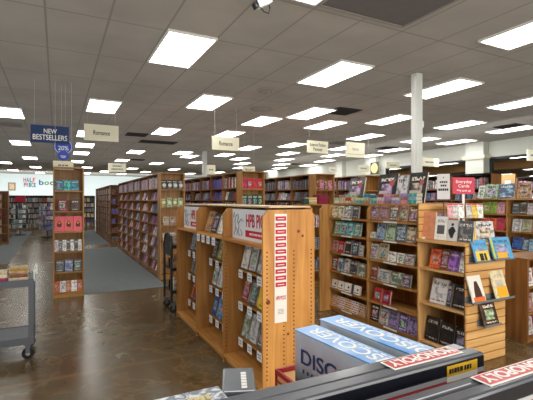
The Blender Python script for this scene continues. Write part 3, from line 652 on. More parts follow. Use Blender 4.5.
    # sloped book rest on each shelf is the books' own lean
G='books in the picks fixture'
bayname=['far bay','middle bay','near bay']; shn=['upper','centre','lower']
PICK={(2,0):[(.12,.15,.25,.05,'white'),(.3,.14,.235,.06,'light grey'),(.48,.14,.24,.05,'grey'),(.68,.15,.245,.05,'crimson')],
 (2,1):[(.12,.14,.21,.05,'maroon'),(.3,.14,.23,.06,'dark grey'),(.48,.15,.235,.05,'yellow'),(.68,.15,.24,.05,'light grey')],
 (2,2):[(.12,.14,.24,.05,'grey green'),(.3,.15,.25,.06,'light grey'),(.48,.15,.24,.05,'dark grey'),(.68,.15,.24,.05,'beige')],
 (1,0):[(.12,.14,.22,.05,'charcoal'),(.3,.14,.24,.05,'olive'),(.48,.15,.24,.05,'light grey'),(.68,.14,.22,.05,'navy')],
 (1,1):[(.12,.14,.22,.05,'grey'),(.3,.14,.24,.05,'light grey'),(.48,.15,.22,.05,'charcoal'),(.68,.14,.22,.05,'tan')],
 (1,2):[(.12,.14,.24,.05,'blue'),(.3,.14,.22,.05,'sky blue'),(.48,.15,.22,.05,'white'),(.68,.14,.22,.05,'grey')],
 (0,0):[(.12,.14,.23,.05,'light blue'),(.3,.14,.22,.05,'charcoal'),(.48,.14,.22,.05,'white'),(.68,.14,.22,.05,'beige')],
 (0,1):[(.12,.14,.21,.05,'dark grey'),(.3,.14,.22,.05,'tan'),(.48,.14,.22,.05,'slate blue'),(.68,.14,.22,.05,'grey')],
 (0,2):[(.12,.14,.22,.05,'maroon'),(.3,.14,.22,.05,'navy'),(.48,.14,.22,.05,'dark red'),(.68,.14,.22,.05,'dark brown')]}
for (bi,si),sp in PICK.items():
    a=xs[bi][0]; faceout(LP0,RZ,.165,PZ[si],[(a+s[0],*s[1:]) for s in sp],'%s shelf, %s of picks fixture'%(shn[si],bayname[bi]),G,.24)
a=xs[1][0]
faceout(LP0,RZ,.08,1.23,[(a+.13,.18,.24,.03,'tan'),(a+.34,.17,.22,.03,'black'),(a+.53,.14,.2,.03,'white'),(a+.71,.15,.22,.03,'dark brown')],'top shelf, middle bay of picks fixture',G,.3)
for bi,bn in ((2,'nearer'),(0,'farther')):
    a,b=xs[bi]; t=thing('sign','white picks sign with red lettering and grey sketch, %s bay of pine fixture'%bn,'sign',to_world(LP0,RZ,((a+b)/2,.095,1.2305)),RZ)
    w=(b-a)/2-.004
    MB().box(-w,w,0,.006,0,.283).build('panel',plain('sign_white',(232,236,240),.5),t)
    text('lettering','HPB PICKS',M_RED,t,(w-.02-.49/2,-.0022,.125),(1,0,0),(0,0,1),.115,width=.49,bold=.018)
    MB().box(w-.52,w-.01,-.003,-.0005,.03,.092).build('red_banner',M_RED,t)
    b=MB(); xx=w-.43
    for q in (.05,.03,.06,.04,.05): b.box(xx,xx+q,-.0042,-.0031,.052,.07); xx+=q+.012
    b.build('small_print',M_CARD,t)
    sk=plain('sketch_grey',(150,158,168),.7); g=MB()
    for pth in ([(-w+.05,.03),(-w+.09,.1),(-w+.07,.17),(-w+.1,.22),(-w+.14,.235),(-w+.16,.2),(-w+.13,.165),(-w+.17,.12),(-w+.15,.06),(-w+.19,.03)],[(-w+.16,.15),(-w+.22,.19),(-w+.27,.17)],[(-w+.09,.11),(-w+.13,.07),(-w+.12,.03)],[(-w+.04,.2),(-w+.06,.25)],[(-w+.2,.09),(-w+.24,.06),(-w+.23,.03)]):
        g.tube([(p[0],-.0025,p[1]) for p in pth],.006,5)
    g.build('sketch',sk,t)
# strip of red labels on the near end panel (faces -y)
ys=2.8995
z0=.605; z1=1.487; xa,xb=xat(274.3,2.9),xat(286.6,2.9)
t=thing('label_strip','white vertical strip of red labels hung on the near pine panel','sign',((xa+xb)/2,ys-.002,z0))
w=(xb-xa)/2
MB().box(-w,w,-.003,0,0,z1-z0).build('backing_strip',plain('strip_white',(240,236,232),.5),t)
n=11; zt=z1-z0-.02
for k in range(n):
    zz=zt-k*.0535
    o=MB().box(-w*.86,w*.86,-.0045,-.0032,zz-.036,zz)
    o.box(-w*.55,w*.55,-.0052,-.0046,zz-.022,zz-.0155,1).build('red_label',[M_RED,M_CARD],t)
text('lettering','HPB PICKS',M_RED,t,(0,-.004,.185),(1,0,0),(0,0,1),.032,width=w*1.6,bold=.02)
b=MB()
for k in range(4): b.box(-w*.5,w*.5,-.0042,-.0032,.105-k*.011,.108-k*.011)
b.build('small_print',M_GREYINK,t)
# ================================================================== RIGHT TWO-BAY BOOKCASE
RX=3.54; yf=4.90; yn=3.225; rb_=(yf-yn-.024*3)/2
LR=(RX,yf,0); rz_=[1.345,1.11,.855,.59,.325,.07]
rt,rx=bookcase('bookcase','oak two-bay bookcase of gift books facing the aisle by the white column',LR,RZ,[rb_,rb_],.36,1.53,rz_,OAK,top=True,chamfer=.05,plinth=.05)
# far end panel comes farther into the aisle
MB().prism([(-.17,0),(-.001,0),(-.001,1.53),(-.10,1.53),(-.17,1.45)],0,.0,.024).build('end_panel',OAK[2],rt)
for a,b in rx:
    for z in rz_: MB().box(a+rb_*.35,a+rb_*.62,-.004,.003,z-.02,z-.002).build('shelf_label',M_CARD,rt)
G='books and boxes on the two-bay oak bookcase'
ROWS=[[[('cream',.13,.17),('cream',.13,.17),('grey green',.14,.17),('charcoal',.13,.17)],[('dusty pink',.15,.19),('dusty pink',.15,.19),('brown',.15,.185),('dusty pink',.13,.19),('brown',.13,.17)]],
 [[None,('sea green',.13,.185),('teal',.13,.185),('teal',.12,.185),('sea green',.13,.18)],[('white',.09,.08),('light blue',.14,.2),('pale green',.15,.21),('slate blue',.15,.2),('cream',.12,.18)]],
 [[('dusty pink',.13,.16),('red',.13,.16),('black',.13,.19),('navy',.14,.18),('light grey',.06,.14)],[('light grey',.13,.19),('beige',.14,.21),('white',.13,.12,1,'boxed game'),('white',.11,.12,1,'boxed game'),('light grey',.12,.12,1,'boxed game')]],
 [[('dark red',.13,.18),('slate blue',.12,.18),('light grey',.1,.19),('charcoal',.15,.18),('grey green',.13,.17)],[('brown',.12,.17),('light grey',.19,.15,.8),('grey green',.17,.15),('dark grey',.12,.15)]],
 [[('white',.13,.12,0,'box'),('white',.13,.12,0,'box'),('white',.13,.12,0,'box'),('navy',.03,.12,0,'box'),('white',.12,.12,0,'box')],[('crimson',.13,.17),('red',.13,.17)]],
 [[('cream',.13,.15,0,'patterned box'),('white',.13,.15,0,'patterned box'),('cream',.13,.15,0,'patterned box'),('white',.13,.15,0,'patterned box'),('cream',.12,.15,0,'patterned box')],[('black',.15,.21),('light grey',.13,.19),('lilac',.14,.2),('purple',.14,.2),('lilac',.12,.2)]]]
shn6=['top shelf','second shelf','third shelf','fourth shelf','fifth shelf','bottom shelf']
for zi,row in enumerate(ROWS):
    for bi,items in enumerate(row):
        a,b=rx[bi]; n=len(items); x=a+.015; sp=[]
        tot=sum(i[1] if i else .1 for i in items); gap=max(.006,min(.02,(rb_-.03-tot)/max(1,n-1)))
        if n==2: x+=.06
        for it in items:
            if it is None: x+=.06; continue
            sp.append((x+it[1]/2,it[1]*.97,it[2],.028,it[0],it[3] if len(it)>3 else 1.0,it[4] if len(it)>4 else 'book')); x+=it[1]+gap
        while sp and sp[-1][0]+sp[-1][1]/2>b-.004:
            s=(sp[-1][0]+sp[-1][1]/2-(b-.006)); sp=[(q[0]-s*(k+1)/len(sp),)+q[1:] for k,q in enumerate(sp)]
        for k in range(1,len(sp)):
            lo=sp[k-1][0]+sp[k-1][1]/2+sp[k][1]/2+.003
            if sp[k][0]<lo: sp[k]=(lo,)+sp[k][1:]
        faceout(LR,RZ,.02,rz_[zi],sp,'%s, %s bay of oak bookcase'%(shn6[zi],('left','right')[bi]),G,.16)
# stacks of small books on top
zt=1.5525; x=.09; k=0
stackc=[('cream','pale green','brown'),('beige','cream','dusty pink'),('cream','red','pale green'),('pale green','cream','beige'),('sea green','cream','green'),('dusty pink','pale green','teal'),('sea green','pale green','teal'),('pink','light grey','maroon'),('dusty pink','lilac','pink'),('lilac','light grey','dusty pink'),('pink','dusty pink','lilac'),('sea green','light blue','sea green')]
for k,cs in enumerate(stackc):
    z=zt
    for j,cn in enumerate(cs):
        t_=random.choice((.036,.04,.043)); 
        lying(LR,RZ,.115+k*.128,.055+random.uniform(0,.012),z,.1,.118+random.uniform(-.006,.004),t_,cn,'%s book, %s of the %s stack from left on the oak bookcase'%(cn,('bottom','middle','top')[j],ORD[k]),'stacked books on top of the oak bookcase'); z+=t_+.001
# large black books and magazines leaning behind the stacks
BIG=[(347,362,178,'charcoal','large charcoal art book'),(376,394.5,174.5,'black','large black art book, left'),(394.8,405.5,176,'light grey','large pale grey magazine'),(406.5,424,173,'black','large black art book, right')]
for p0,p1,pt_,cn,nm in BIG:
    Xb=RX+.225; y0,y1=yat(p0,Xb),yat(p1,Xb); ym=(y0+y1)/2; d=Xb*SN+ym*CS; ztop=EYE+(200-pt_)/FP*d
    w=(y0-y1)*.98; h=(ztop-zt)/math.cos(.2)
    o=book(w,h,.03,cn,nm+' leaning upright behind the small stacks on oak bookcase',(Xb+.01,ym,zt+.006),RZ,.2,'large books leaning on the oak bookcase')
    if cn!='light grey':
        MB().box(-w*.42,w*.05,-.0158,-.0151,h*.12,h*.42).build('cover_picture',plain('cover_pic',(196,186,178),.5),o)
        MB().cyl((w*.24,h*.68),1,-.0158,-.0151,w*.13,16).build('cover_emblem',plain('cover_flower',(190,90,100),.5),o)
# maroon box and cream packets on a low unit beyond the oak bookcase
LL_=(3.98,6.25,0)
bookcase('low_bookcase','low wooden bookcase beyond the oak bookcase with a maroon box on top',LL_,0,[.55],.35,1.5,[1.1,.7,.3,.08],OAK)
for z in (1.1,.7,.3): bulk_spines(LL_,0,.024,.57,.04,z,.24)
def carton(name,label,cat,x0,x1,y0,y1,z0,z1,mat,group=None,rz=0,lid=True):
    cx,cy=(x0+x1)/2,(y0+y1)/2; t=thing(name,label,cat,(cx,cy,z0),rz,group); w,l,h=(x1-x0)/2,(y1-y0)/2,z1-z0
    MB().box(-w,w,-l,l,0,h*.72 if lid else h).build('body',mat,t,bevel=.004)
    if lid: MB().box(-w-.002,w+.002,-l-.002,l+.002,h*.725,h).build('lid',mat,t,bevel=.004)
    return t
carton('gift_box','maroon box standing on the low wooden bookcase','box',4.33,4.55,6.3,6.5,1.523,1.70,plain('maroon_card',(136,30,64),.6))
for k in range(3): carton('gift_box','cream and gold packet on low bookcase beside maroon box, %s one'%('bottom','middle','top')[k],'box',4.12,4.29,6.3,6.45,1.523+k*.042,1.563+k*.042,plain('packet_%d'%k,[(206,176,110),(222,210,170),(214,190,120)][k],.6),'cream packets',lid=False)
carton('gift_box','dark green packet at the left end of the low bookcase','box',4.0,4.1,6.28,6.42,1.523,1.62,plain('green_card',(50,78,72),.6))
# ================================================================== SLATWALL END FIXTURE
FX,FY=3.50,2.613; FW,FL=.60,.59; FH=1.18
ft=thing('slatwall_display','birch display cabinet with open shelves and slatted end near the right','display cabinet',(FX,FY,0))
MB().box(0,.02,FL-.022,FL,0,FH-.03).box(0.02,FW-.022,FL-.022,FL,0,FH-.03).build('far_side',BIRCH[2],ft)
MB().box(FW-.02,FW,.024,FL-.023,0,FH-.031).build('back_panel',OAK[2],ft)
MB().box(-.02,FW+.02,-.005,FL+.01,FH-.03,FH).build('top_panel',BIRCH[1],ft,bevel=.003)
s=MB()
ns=14; hs=(FH-.032)/ns
for k in range(ns):
    s.box(0,FW,-.004,.012,k*hs+.005,(k+1)*hs-.005)
s.box(0,FW,.0121,.022,0,FH-.031,1); s.build('slatwall_end',[BIRCH[0],M_SLOT],ft)
fz=[.875,.505,.09]
for z in fz: MB().box(.004,FW-.021,.0225,FL-.023,z-.022,z).build('shelf',BIRCH[1],ft)
s=MB(); n2=5; h2=.385/n2
for k in range(n2): s.box(0,FW,FL-.02,FL-.006,FH+.001+k*h2+.005,FH+.001+(k+1)*h2-.004)
s.box(0,FW,FL-.0055,FL+.004,FH+.001,FH+.386,1); s.build('slatwall_riser',[BIRCH[0],M_SLOT],ft)
LFX=(FX,FY+FL,0); G='books in the slatwall cabinet'
faceout(LFX,RZ,.05,fz[0],[(.17,.13,.2,.03,'orange'),(.29,.1,.21,.04,'brown'),(.40,.13,.2,.03,'purple'),(.525,.11,.2,.03,'white')],'upper shelf of the slatted cabinet',G,.24)
faceout(LFX,RZ,.05,fz[1],[(.21,.2,.26,.03,'light grey'),(.34,.05,.24,.03,'charcoal'),(.47,.17,.24,.03,'black')],'middle shelf of the slatted cabinet',G,.26)
faceout(LFX,RZ,.05,fz[2],[(.13,.17,.25,.03,'black',.6),(.31,.17,.23,.03,'black',.6),(.48,.15,.22,.03,'black',.6)],'bottom shelf of the slatted cabinet',G,.2)
# books along the top edge
TOPB=[(428.5,12,212,'peach',.2,'peach coloured'),(440.5,12.5,216.5,'white',.15,'white memoir with square photo'),(452,11,217,'light grey',0,'pale cover with woman in black'),(465.5,16,221,'dark grey',1,'dark grey')]
for pm,wp,ytop,cn,al,desc in TOPB:
    Xb=FX+.05; y0,y1=yat(pm-wp/2,Xb),yat(pm+wp/2,Xb); ym=(y0+y1)/2; d=Xb*SN+ym*CS; h=EYE+(200-ytop)/FP*d-FH-.003
    o=book((y0-y1)*.95,h,.02,cn,'%s book standing on top of the slatted cabinet'%desc,(Xb,ym,FH+.005),RZ,.14,'books standing on the slatted cabinet',alpha=al)
    w=(y0-y1)*.95
    if 'memoir' in desc:
        MB().box(-w*.3,w*.3,-.0112,-.0103,h*.25,h*.62).build('cover_photo',plain('cover_photo',(96,96,100),.5,0,.3,.5),o)
        text('lettering','KAL',M_GREYINK,o,(0,-.0112,h*.74),(1,0,0),(0,0,1),h*.14,width=w*.55)
    if 'woman' in desc:
        b=MB(); b.prism([(-w*.32,h*.3),(-w*.1,h*.12),(w*.1,h*.12),(w*.18,h*.3),(w*.34,h*.42),(w*.16,h*.56),(-w*.02,h*.6),(-w*.14,h*.56),(-w*.38,h*.44)],1,-.0112,-.0103)
        b.cyl((0,h*.68),1,-.0115,-.0104,w*.12,12); b.build('cover_figure',M_INK,o)
        MB().box(-w*.45,w*.45,-.0113,-.0103,h*.86,h*.94).build('cover_title',plain('title_orange',(206,110,60),.5),o)
o=book(.2,.2,.02,'light grey','white art book with black swirl at the slatted cabinet corner',(3.87,FY+.05,FH+.005),-.3,.2,'books standing on the slatted cabinet',alpha=1)
o=book(.09,.17,.02,'yellow','yellow book between dark grey and swirl books on slatted cabinet',(3.655,FY+.05,FH+.005),-.5,.16,'books standing on the slatted cabinet',alpha=.2)
o=book(.13,.27,.02,'lilac','white and lilac card box behind the row on slatted cabinet',(3.585,FY+.40,FH+.005),RZ+.2,.14,'books standing on the slatted cabinet',alpha=1)
MB().box(FX+.02,FX+.1,FY+.53,FY+.57,FH+.0005,FH+.02).build('x',M_CREAM); o=bpy.data.objects['x']; o.name='card_pad'; tag(o,'small cream card pad at the far corner of slatted cabinet','card')
# small sign on a thin stem
X,Y=FX+.14,yat(443.5,FX+.14); d=X*SN+Y*CS; zb=EYE+(200-199.3)/FP*d; ztp=EYE+(200-174)/FP*d
t=thing('sign_stand','white upright sign with black text on thin stem, slatted cabinet','sign',(X,Y,FH+.0005),-PI/4-.15)
MB().box(-.03,.03,-.02,.02,0,.006).build('foot',M_BLACK,t); MB().cyl((0,0),2,.0065,zb-FH,.004,8).build('stem',M_BLACK,t)
hh=ztp-zb; w=.062
MB().box(-w,w,-.005,.005,zb-FH,ztp-FH).build('panel',plain('sign_panel',(214,212,214),.5),t)
b=MB()
for i,(wl,hl,zz) in enumerate(((.6,.07,.68),(.45,.07,.54),(.8,.09,.38))):
    x=-w*wl
    while x<w*wl-.004:
        q=.016; b.box(x,min(x+q,w*wl),-.007,-.0055,zb-FH+hh*(zz-hl/2),zb-FH+hh*(zz+hl/2)); x+=q+.004
b.build('faded_lettering',M_INK,t)
MB().cyl((0,zb-FH+hh*.86),1,-.007,-.0055,.008,10).build('emblem',M_GREYINK,t)
# greeting card rack with red sign
X,Y=3.86,FY+.30; d=X*SN+Y*CS
pz=lambda y: EYE+(200-y)/FP*d
t=thing('card_rack','white card rack post with red greeting card sign, slatted cabinet top','sign',(X,Y,FH+.0005),-.42)
MB().cyl((0,0),2,0,.012,.08,18).build('base',M_WHITE,t); MB().box(-.013,.013,-.004,.004,.0125,pz(194)-FH).build('post',M_WHITE,t)
za,zb=pz(194)-FH,pz(177.5)-FH; w=22.5/FP*d/2
MB().box(-w,w,-.006,.006,za,zb).build('sign_panel',plain('sign_pinkred',(204,52,84),.5),t)
hh=zb-za
text('lettering','Everyday',M_CARD,t,(0,-.008,za+hh*.66),(1,0,0),(0,0,1),hh*.18,width=w*1.45,bold=.01)
text('lettering','Cards',M_CARD,t,(0,-.008,za+hh*.40),(1,0,0),(0,0,1),hh*.18,width=w*1.0,bold=.01)
text('lettering','99¢ and up',M_CARD,t,(0,-.008,za+hh*.15),(1,0,0),(0,0,1),hh*.12,width=w*1.3,bold=.01)
zr=pz(218)-FH; s=MB()
for yy in (-.07,.07): s.tube([(-.2,yy,zr),(.2,yy,zr)],.003,6)
for q in (-.2,-.1,.1,.2): s.tube([(q,-.07,zr),(q,.07,zr)],.003,6)
s.tube([(0,-.07,zr),(0,.0,zr)],.004,6); s.build('wire_basket',M_CHROME,t)
CP=[(-.165,'pink'),(-.105,'light grey'),(-.045,'white'),(.04,'light grey'),(.10,'yellow'),(.162,'white')]
for i,(q,cn) in enumerate(CP):
    p=to_world((X,Y,0),-.42,(q,-.045,zr+FH+.0045)); 
    o=book(.055,.15,.012,cn,'%s greeting card pack, %s from left in the rack under the red sign'%(cn,ORD[i]),p,-.42,.12,'greeting card packs',alpha=.7); o.name='greeting_card_pack'; o['category']='card'
    MB().box(-.026,.026,-.0075,-.0062,.135,.148).build('red_header',M_RED,o)
# display ledges and books on the slatted end (faces -y)
def ledge(label,p0,p1,py):
    a,b=xat(p0,FY-.06),xat(p1,FY-.06); d=(a+b)/2*SN+(FY-.06)*CS; z=EYE+(200-py)/FP*d
    t=thing('display_ledge',label,'ledge',((a+b)/2,FY-.0045,z)); w=(b-a)/2
    MB().box(-w,w,-.09,-.0005,-.004,0).box(-w,w,-.094,-.09,-.004,.018).build('tray',M_CLEAR,t); MB().box(-w,w,-.006,-.0005,.0005,.05).build('back_lip',M_CLEAR,t)
    return (a+b)/2,z
def slat_book(label,cn,p0,p1,ytop,z,alpha=1,tilt=.3,yaw=0):
    Y=FY-.06; a,b=xat(p0,Y),xat(p1,Y); d=(a+b)/2*SN+Y*CS; h=(EYE+(200-ytop)/FP*d-z)/math.cos(tilt)
    return book((b-a)*.95,h,.018,cn,label,((a+b)/2,FY-.082,z+.004),yaw,tilt,'books on the ledges of the slatted end',alpha=alpha),b-a,h
x,z=ledge('upper left grey ledge on the slatted end',474,489.5,262)
o,w,h=slat_book('yellow and blue book on upper left ledge of slatted end','sky blue',474,488.5,241,z,.4)
MB().box(-w*.44,w*.44,-.0105,-.0095,.01,h*.5).build('cover_panel',plain('yellow_panel',(226,200,90),.5),o); MB().box(-w*.2,w*.05,-.0115,-.0106,h*.06,h*.38).box(w*.1,w*.25,-.0115,-.0106,h*.06,h*.38).build('cover_figures',M_INK,o)
x,z=ledge('upper right grey ledge on the slatted end',491.5,511.5,259)
o,w,h=slat_book('bright blue picture book with yellow edges, upper right of slatted end','sky blue',493,510,238,z,.6,.3,-.12)
MB().box(-w*.3,w*.2,-.0105,-.0095,.0,h*.3).build('cover_panel',plain('gold_panel',(222,170,60),.5),o); MB().box(-w*.48,-w*.4,-.0106,-.0095,0,h).build('cover_edge',plain('lime_edge',(200,206,70),.5),o)
x,z=ledge('lower grey ledge on the slatted end',470,511,300)
o,w,h=slat_book('white book with long-haired woman on lower ledge of slatted end','white',471,484,277,z,0)
MB().prism([(-w*.3,h*.1),(w*.3,h*.1),(w*.22,h*.5),(w*.1,h*.78),(-w*.1,h*.78),(-w*.22,h*.5)],1,-.0105,-.0096).build('cover_figure',plain('hair_brown',(70,46,36),.5),o)
MB().box(-w*.42,w*.42,-.0112,-.0106,h*.04,h*.2).build('cover_band',plain('band_orange',(226,110,50),.5),o)
o,w,h=slat_book('white and yellow book on lower right ledge of slatted end','cream',494,507,272,z,.3)
MB().box(-w*.3,w*.42,-.0105,-.0096,h*.05,h*.42).build('cover_panel',plain('amber_panel',(240,176,40),.5),o)
x,z=ledge('lowest grey ledge on the slatted end',482,498,325)
slat_book('black and gold book on the lowest ledge of slatted end','dark brown',482.5,497,303,z,1)
# ================================================================== RIGHT BOOKCASES
R2X=7.2; LQ=(R2X,5.45,0); qz=[1.345,1.04,.72,.41,.07]
bq=.86; nq=3
qt,qx=bookcase('bookcase','oak bookcase run at the right edge with coloured covers',LQ,RZ,[bq]*nq,.36,1.6,qz,OAK,plinth=.05)
QR=[[None,[('lime green',.17,.22),('lime green',.12,.22),('pink',.14,.22)],[('charcoal',.12,.2),('dark brown',.12,.24),('light grey',.13,.2),('dusty pink',.16,.2),('dusty pink',.14,.2)]],
 [None,[('orange',.17,.22),('orange',.13,.22),('crimson',.16,.23)],[('light grey',.16,.22),('beige',.16,.22),('dusty pink',.16,.2),('dusty pink',.15,.2)]],
 [None,[('dark red',.15,.2),('maroon',.15,.2)],[('blue',.17,.22),('slate blue',.1,.2),('light blue',.15,.2),('pink',.16,.2),('crimson',.14,.2)]],
 [None,[('grey',.15,.2),('charcoal',.15,.2)],[('pale green',.16,.2),('sea green',.16,.2),('teal',.14,.2),('light grey',.14,.2)]],
 [None,[('navy',.15,.2),('maroon',.12,.2)],[('blue',.17,.22),('white',.16,.2),('light grey',.14,.2),('beige',.14,.2)]]]
# bays count from the far end: qx[0] hidden far bay, qx[1] ends at the divider seen at column 505
for zi,row in enumerate(QR):
    for bi in (1,2):
        items=row[bi]; a,b=qx[bi-1]; sp=[]
        if bi==1:
            x=b-.04-sum(i[1] for i in items)-.012*len(items)
        else: x=a+.06
        for it in items: sp.append((x+it[1]/2,it[1],it[2],.03,it[0])); x+=it[1]+.012
        faceout(LQ,RZ,.03,qz[zi],sp,'%s, %s bay of right edge bookcase'%(['top shelf','second shelf','third shelf','fourth shelf','bottom shelf'][zi],('','left','right')[bi]),'books on the right edge bookcase',.2)
for z in qz: bulk_face(LQ,RZ,qx[2][0],qx[2][1],.03,z,.22,.15,MIXD)
TP=[(485,497.5,184.5,'pale green','large green patterned book'),(498.5,514,184,'slate blue','large black and white book'),(517,530.5,183,'tan','large tan book'),(478,484.5,186,'white','slim white book')]
for p0,p1,yt,cn,nm in TP:
    Xb=R2X+.12; y0,y1=yat(p0,Xb),yat(p1,Xb); ym=(y0+y1)/2; d=Xb*SN+ym*CS; z=1.6225; h=(EYE+(200-yt)/FP*d-z)/math.cos(.2)
    book((y0-y1)*.98,h,.03,cn,nm+' leaning on top of the right edge bookcase',(Xb,ym,z+.005),RZ,.2,'large books on the right edge bookcase')
# low fixture at the right edge
LV=(4.95,2.55,0)
LV=(xat(527.5,2.72),2.72,0)
vt,vx=bookcase('low_bookcase','low wooden bookcase cut off by the right edge of the view',LV,0,[.7],.4,.92,[.62,.33,.07],ROWW)
G='books in the low right edge bookcase'
for zi,z in enumerate((.62,.33,.07)):
    faceout(LV,0,.02,z,[(.1+i*.14,.12,.2,.03,[('white','dusty pink','light grey'),('dusty pink','white','crimson'),('light grey','maroon','white')][zi][i]) for i in range(3)],'%s shelf of low bookcase at right edge'%('top','middle','bottom')[zi],G,.15)
ty=(yat(497,10.3)+yat(515,10.3))/2
t=thing('display_board','tan display board standing beyond the right edge bookcase','display board',(10.3,ty,0))
wd=abs(yat(497,10.3)-yat(515,10.3))/2
MB().box(0,.04,-wd,wd,1.2,1.6+26/FP*10.4).build('board',plain('board_tan',(206,166,110),.7),t); MB().box(-.004,-.0005,-wd*.55,wd*.1,1.75,2.1).build('poster_sheet',M_CARD,t)
for y in (-wd+.03,wd-.03): MB().box(.0,.04,y-.02,y+.02,0,1.199).build('leg',OAK[2],t)
# ================================================================== CARTS
def wheel(parent,x,y,r=.055):
    t=MB().cyl((x,r),1,y-.016,y+.016,r,18).build('wheel',M_RUBBER,parent)
    MB().cyl((x,r),1,y-.019,y+.019,r*.4,12).build('hub',M_CHROME,t)
    MB().box(x-.02,x+.02,y-.026,y-.0195,r,.135).box(x-.02,x+.02,y+.0195,y+.026,r,.135).box(x-.03,x+.03,y-.026,y+.026,.1355,.146).build('fork',M_STEEL,t)
GX,GY=-.21,4.74; gw,gl=.95,.46
gt=thing('book_cart','grey steel two-tier book cart at the left edge','cart',(GX,GY,0))
for x in (-gw,-.045):
    for y in (0,gl-.045): MB().box(x,x+.045,y,y+.045,.147,.775).build('post',M_STEEL,gt)
def tray(z,h,nm):
    b=MB().box(-gw,0,-.004,gl+.004,z,z+.012)
    b.box(-gw,0,-.006,-.0005,z-.05,z+h).box(-gw,0,gl+.0005,gl+.006,z-.05,z+h*1.0).box(-.0,.006,-.006,gl+.006,z-.05,z+h).box(-gw-.006,-gw,-.006,gl+.006,z-.05,z+h)
    b.build(nm,M_STEEL,gt)
tray(.78,.02,'top_tray'); tray(.2,.02,'bottom_tray')
MB().tube([(.008,.02,.78),(.008,.02,.89),(.008,gl-.02,.89),(.008,gl-.02,.78)],.011,8).build('end_rail',M_WHITE,gt)
for x in (-gw+.05,-.05):
    for y in (.03,gl-.03): wheel(gt,x,y)
G='books piled on the grey cart'
LCt=(GX,GY,0)
gc=[['beige','brown','tan','gold'],['dark red','cream','beige'],['light grey','navy','cream','tan'],['blue','cream','brown'],['light grey','beige','tan']]
for k,st in enumerate(gc):
    z=.793
    for j,cn in enumerate(st):
        t_=random.uniform(.024,.036)
        lying(LCt,0,-.13-k*.185,.02+random.uniform(0,.02),z,.14,.17+random.uniform(-.02,.006),t_,cn,'%s book, number %d up in the %s pile from right on the grey cart'%(cn,j+1,ORD[k]),G); z+=t_+.001
# black cart beyond the picks fixture
BX,BY=1.44,5.74
bt=thing('book_cart','black metal three-tier book cart behind the pine fixture','cart',(BX,BY,0))
bw_,bl=.44,.42
for x in (0,bw_):
    pts=[(x,0,.147),(x,0,.92)]+[(x,bl/2-bl/2*math.cos(a),.92+.2*math.sin(a)) for a in [PI*k/10 for k in range(1,10)]]+[(x,bl,.92),(x,bl,.147)]
    MB().tube(pts,.018,10).build('end_frame',M_BLACK,bt)
    MB().prism([(p[1],p[2]) for p in pts if p[2]>.9]+[(bl,.80),(0,.80)],0,x-.004,x+.004).build('end_panel',M_BLACK,bt)
for z in (.30,.62,.94):
    MB().box(.012,bw_-.012,.0,bl,z-.02,z).box(.012,bw_-.012,bl/2-.01,bl/2+.01,z+.001,z+.14).box(.012,bw_-.012,-.012,-.001,z-.03,z+.02).build('shelf_tray',M_BLACK,bt)
for x in (.03,bw_-.03):
    for y in (.02,bl-.02): wheel(bt,x,y)
G='books on the black cart'; LK=(BX,BY,0)
faceout(LK,0,.012,.94,[(.09,.12,.17,.03,'beige'),(.21,.10,.24,.03,'light blue'),(.32,.10,.25,.03,'blue')],'top tier of the black cart',G,.15)
faceout(LK,0,.012,.62,[(.09,.12,.2,.03,'tan'),(.21,.1,.17,.03,'white'),(.32,.11,.2,.03,'charcoal')],'middle tier of the black cart',G,.15)
faceout(LK,0,.012,.30,[(.09,.11,.2,.03,'cream'),(.2,.1,.2,.03,'green'),(.32,.11,.2,.03,'light grey')],'bottom tier of the black cart',G,.15)
# ================================================================== FOREGROUND TABLE WITH BOXES
tb=thing('display_table','dark display table under the boxed games in the foreground','table',(.3,.5,0))
TZ=1.10
MB().box(-.45,.44,-.25,.47,TZ-.03,TZ-.001).build('tabletop',OAK[0],tb)
for x in (-.42,.40):
    for y in (-.22,.43): MB().box(x,x+.04,y-.02,y+.02,0,TZ-.031).build('leg',OAK[2],tb)
def gamebox(label,x0,x1,y0,y1,z1,logo,tagx=None):
    t=thing('board_game_box',label,'board game',((x0+x1)/2,(y0+y1)/2,TZ+.0005)); w,l=(x1-x0)/2,(y1-y0)/2; h=z1-TZ
    MB().box(-w,w,-l,-.002,0,h).build('lid',[M_MONO],t,bevel=.004)
    MB().box(-w+.002,w-.002,-.0015,l,0,h-.002).build('base_tray',[M_MONO],t,bevel=.004)
    MB().box(-w+.003,w-.003,-l-.0012,-l-.0002,.01,h-.004).build('front_art',M_MONOF,t)
    b=MB().box(-w+.003,w-.003,-l-.0022,-l-.0013,h-.0265,h-.0205).build('silver_stripe',M_SILVER,t)
    MB().box(-w+.003,w-.003,-l-.0022,-l-.0013,h-.037,h-.0275).build('red_stripe',M_MONORED,t)
    a,b_,c=logo; cx=(a+b_)/2-(x0+x1)/2; lw=(b_-a)/2; lh=.0118
    MB().box(cx-lw-.003,cx+lw+.003,c-lh-.0025,c+lh+.0025,h+.0002,h+.001).build('logo_border',M_CARD,t)
    MB().box(cx-lw,cx+lw,c-lh,c+lh,h+.0011,h+.0016).build('logo_plate',M_MONORED,t)
    text('logo_lettering','MONOPOLY',M_CARD,t,(cx,c+.0085,h+.002),(-1,0,0),(0,-1,0),.017,width=lw*1.9,bold=.03)
    return t,h,l
t,h,l=gamebox('dark boxed board game with red logo, standing behind the nearest one',.165,.575,.398,.45,1.37,(.408,.54,.0))
